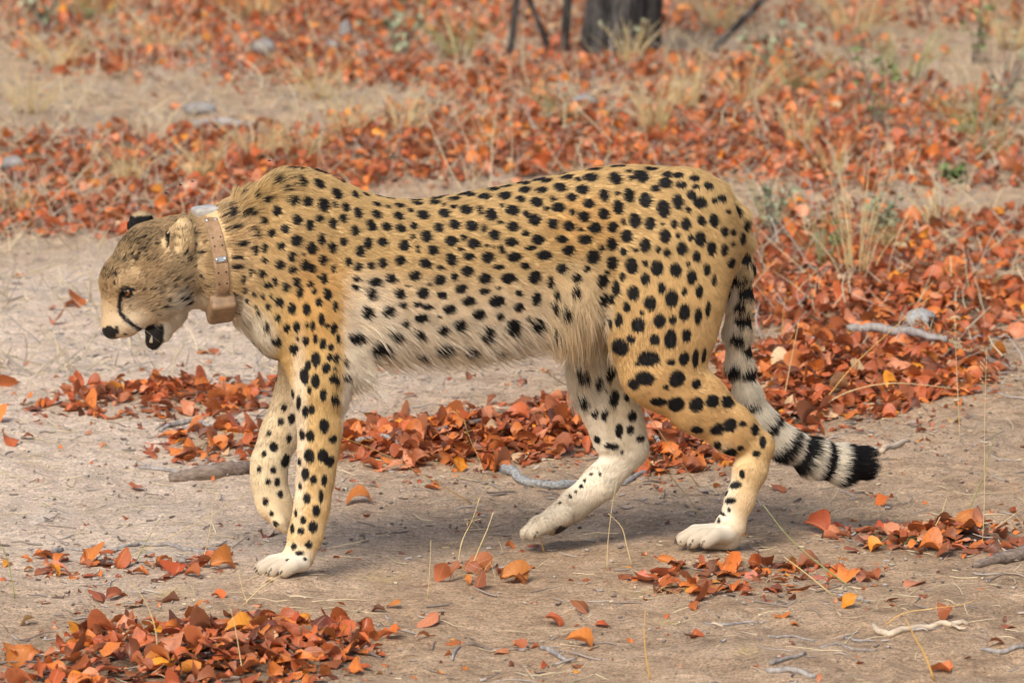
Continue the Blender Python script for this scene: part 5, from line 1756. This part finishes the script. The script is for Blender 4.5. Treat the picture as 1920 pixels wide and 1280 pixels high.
# whiskers
m_wh = simple_mat('whisker', (.34, .29, .23), (.42, .36, .29), 10, .4, 0)
for i in range(9):
    s = -1 if i < 6 else 1
    x0, y0 = 240 + random.uniform(-8, 16), 602 + random.uniform(-8, 12)
    p0 = P(x0, y0, head_t(x0) + s * .035)
    out = np.array([random.uniform(.2, .9), s * random.uniform(.3, .9), random.uniform(-.6, -.1)])
    L = random.uniform(.05, .085)
    pp = [to_world(p0 + out * L * u + np.array([.02, 0, -.03]) * u * u) for u in np.linspace(0, 1, 6)]
    mb = MB().tube(pp, np.linspace(.00014, .00006, 6), 4)
    link('whisker', mb.mesh('whisker', m_wh), parent=cheetah)
# claws of the two standing paws
M_CLAW = simple_mat('claw', (.02, .016, .014), (.06, .05, .045), 60, .35, 0)
for tips in ([(522, 1075, -.105 - .037), (500, 1075, -.105 - .015), (482, 1071, -.105 + .009), (479, 1066, -.105 + .031)],
             [(1312, 1021, -.072 - .035), (1287, 1021, -.072 - .013), (1268, 1017, -.072 + .011), (1268, 1013, -.072 + .033)]):
    for x, y, t in tips:
        c0 = P(x + 6, y - 2, t)
        line = [to_world(c0), to_world(c0 + np.array([-.006, 0, .001])), to_world(c0 + np.array([-.011, 0, -.004]))]
        link('claw', MB().tube(line, [.0024, .0019, .0005], 6).mesh('claw', M_CLAW), parent=cheetah)
# teeth of the lower jaw
m_tooth = simple_mat('tooth', (.72, .62, .45), (.8, .72, .55), 30, .35, 0)
for x, y, dt in ((283, 636, -.008), (283, 636, .008)):
    p0 = P(x, y + 6, head_t(x) + dt - .004)
    p1 = p0 + np.array([.002, 0, .014])
    link('tooth', MB().tube([to_world(p0), to_world((p0 + p1) / 2), to_world(p1)], [.004, .003, .0006], 6).mesh('tooth', m_tooth), parent=cheetah)

# ------------------------------------------------------------------ tracking collar
def leather(name, c1, c2):
    return simple_mat(name, c1, c2, 60, .62, .35, .001)


M_BELT = leather('belting', (.20, .135, .08), (.37, .265, .17))
M_BELT2 = leather('belting_worn', (.20, .115, .055), (.38, .24, .135))
M_BOXW = simple_mat('battery_shell', (.28, .245, .20), (.48, .46, .43), 45, .45, .2, .001)
M_BOXD = simple_mat('transmitter_shell', (.16, .105, .06), (.36, .22, .12), 45, .55, .4, .002)
M_STEEL, n_, l_, b_ = new_mat('steel')
b_.inputs['Metallic'].default_value = 1; b_.inputs['Roughness'].default_value = .3; b_.inputs['Base Color'].default_value = (.62, .6, .57, 1)
M_DARK = simple_mat('rivet_hole', (.02, .015, .012), (.04, .03, .025), 30, .9, 0)

cc = (col_a + col_b) / 2
cup_ = (col_a - col_b); half_v = np.linalg.norm(cup_) / 2; cup_ /= np.linalg.norm(cup_)
half_t = .0865
collar = link('tracking_collar', None, label='tan leather tracking collar with metal rivets around the cheetah neck', cat='collar', loc=to_world(cc))


def ring_pt(th, off=0.0, along=0.0):
    """th = 0 top, pi/2 near side, pi bottom"""
    p = cc + cup_ * math.cos(th) * (half_v * .97 + off) + np.array([0, -1.0, 0]) * math.sin(th) * (half_t + off) + cax * along
    return to_world(p) - to_world(cc)


def band(th0, th1, n, width, off0, thick, mat, name, parent, round_ends=False):
    Vv, F = [], []
    for i in range(n):
        u = i / (n - 1)
        th = th0 + (th1 - th0) * u
        w = width / 2
        if round_ends and (u < .08 or u > .92):
            e = min(u, 1 - u) / .08
            w *= math.sqrt(max(.05, 1 - (1 - e) ** 2))
        for o_, a_ in ((off0, -w), (off0, w), (off0 + thick, w), (off0 + thick, -w)):
            Vv.append(ring_pt(th, o_, a_))
    for i in range(n - 1):
        for k in range(4):
            F.append((i * 4 + k, i * 4 + (k + 1) % 4, i * 4 + 4 + (k + 1) % 4, i * 4 + 4 + k))
    F += [(3, 2, 1, 0), tuple((n - 1) * 4 + k for k in range(4))]
    mb = MB(); mb.add(Vv, F)
    o = link(name, mb.mesh(name, mat, False), parent=parent)
    bv = o.modifiers.new('bevel', 'BEVEL'); bv.width = .0012; bv.segments = 2
    return o


strap = band(0, 2 * math.pi, 72, .027, .001, .0035, M_BELT, 'strap', collar)
over = band(.42, 2.05, 34, .026, .0048, .0035, M_BELT2, 'strap_end', collar, True)


def stud(th, along, off, r, h, mat, name, parent):
    c_ = ring_pt(th, off, along); n_dir = ring_pt(th, off + .01, along) - c_
    n_dir /= np.linalg.norm(n_dir)
    a = np.cross(n_dir, to_world(cax)); a /= np.linalg.norm(a); b = np.cross(n_dir, a)
    mb = MB()
    prof = [(r, 0), (r, h * .4), (r * .75, h * .85), (r * .3, h), (0.0003, h)]
    S = 12
    Vv = [c_ + n_dir * z + (a * math.cos(2 * math.pi * k / S) + b * math.sin(2 * math.pi * k / S)) * q for q, z in prof for k in range(S)]
    F = [(i * S + k, i * S + (k + 1) % S, (i + 1) * S + (k + 1) % S, (i + 1) * S + k) for i in range(len(prof) - 1) for k in range(S)]
    mb.add(Vv, F + [tuple((len(prof) - 1) * S + k for k in range(S))])
    return link(name, mb.mesh(name, mat), parent=parent)


def bar(th, off, w, l, h, mat, name, parent):
    c_ = ring_pt(th, off + h / 2, 0); n_dir = ring_pt(th, off + .01, 0) - ring_pt(th, off, 0); n_dir /= np.linalg.norm(n_dir)
    a = to_world(cax); b = np.cross(n_dir, a); b /= np.linalg.norm(b)
    mb = MB().box(c_, w / 2, l / 2, h / 2, [a, b, n_dir])
    o = link(name, mb.mesh(name, mat, False), parent=parent)
    bv = o.modifiers.new('bevel', 'BEVEL'); bv.width = min(w, l, h) * .35; bv.segments = 3
    return o


for th in (.95, 1.12, 1.62, 1.84):
    for al in (-.0075, .0075):
        stud(th, al, .0083, .0019, .0004, M_DARK, 'hole', over)
for al in (-.0085, .0085):
    stud(.52, al, .0084, .0036, .0022, M_STEEL, 'rivet', over)
bar(1.38, .0084, .022, .0095, .0025, M_STEEL, 'buckle_plate', over)
for al in (-.008, .008):
    stud(1.38, al, .0108, .0032, .0028, M_STEEL, 'bolt', over)


def shell_box(th, off, along_w, tang_l, h, mat, name):
    o = bar(th, off, along_w, tang_l, h, mat, name, collar)
    o.modifiers['bevel'].width = min(along_w, tang_l, h) * .28
    o.modifiers['bevel'].segments = 4
    for p in o.data.polygons: p.use_smooth = True
    return o


shell_box(0.0, -.009, .048, .052, .023, M_BOXW, 'battery_case')
shell_box(math.pi - .62, -.013, .052, .072, .034, M_BOXD, 'transmitter_case')
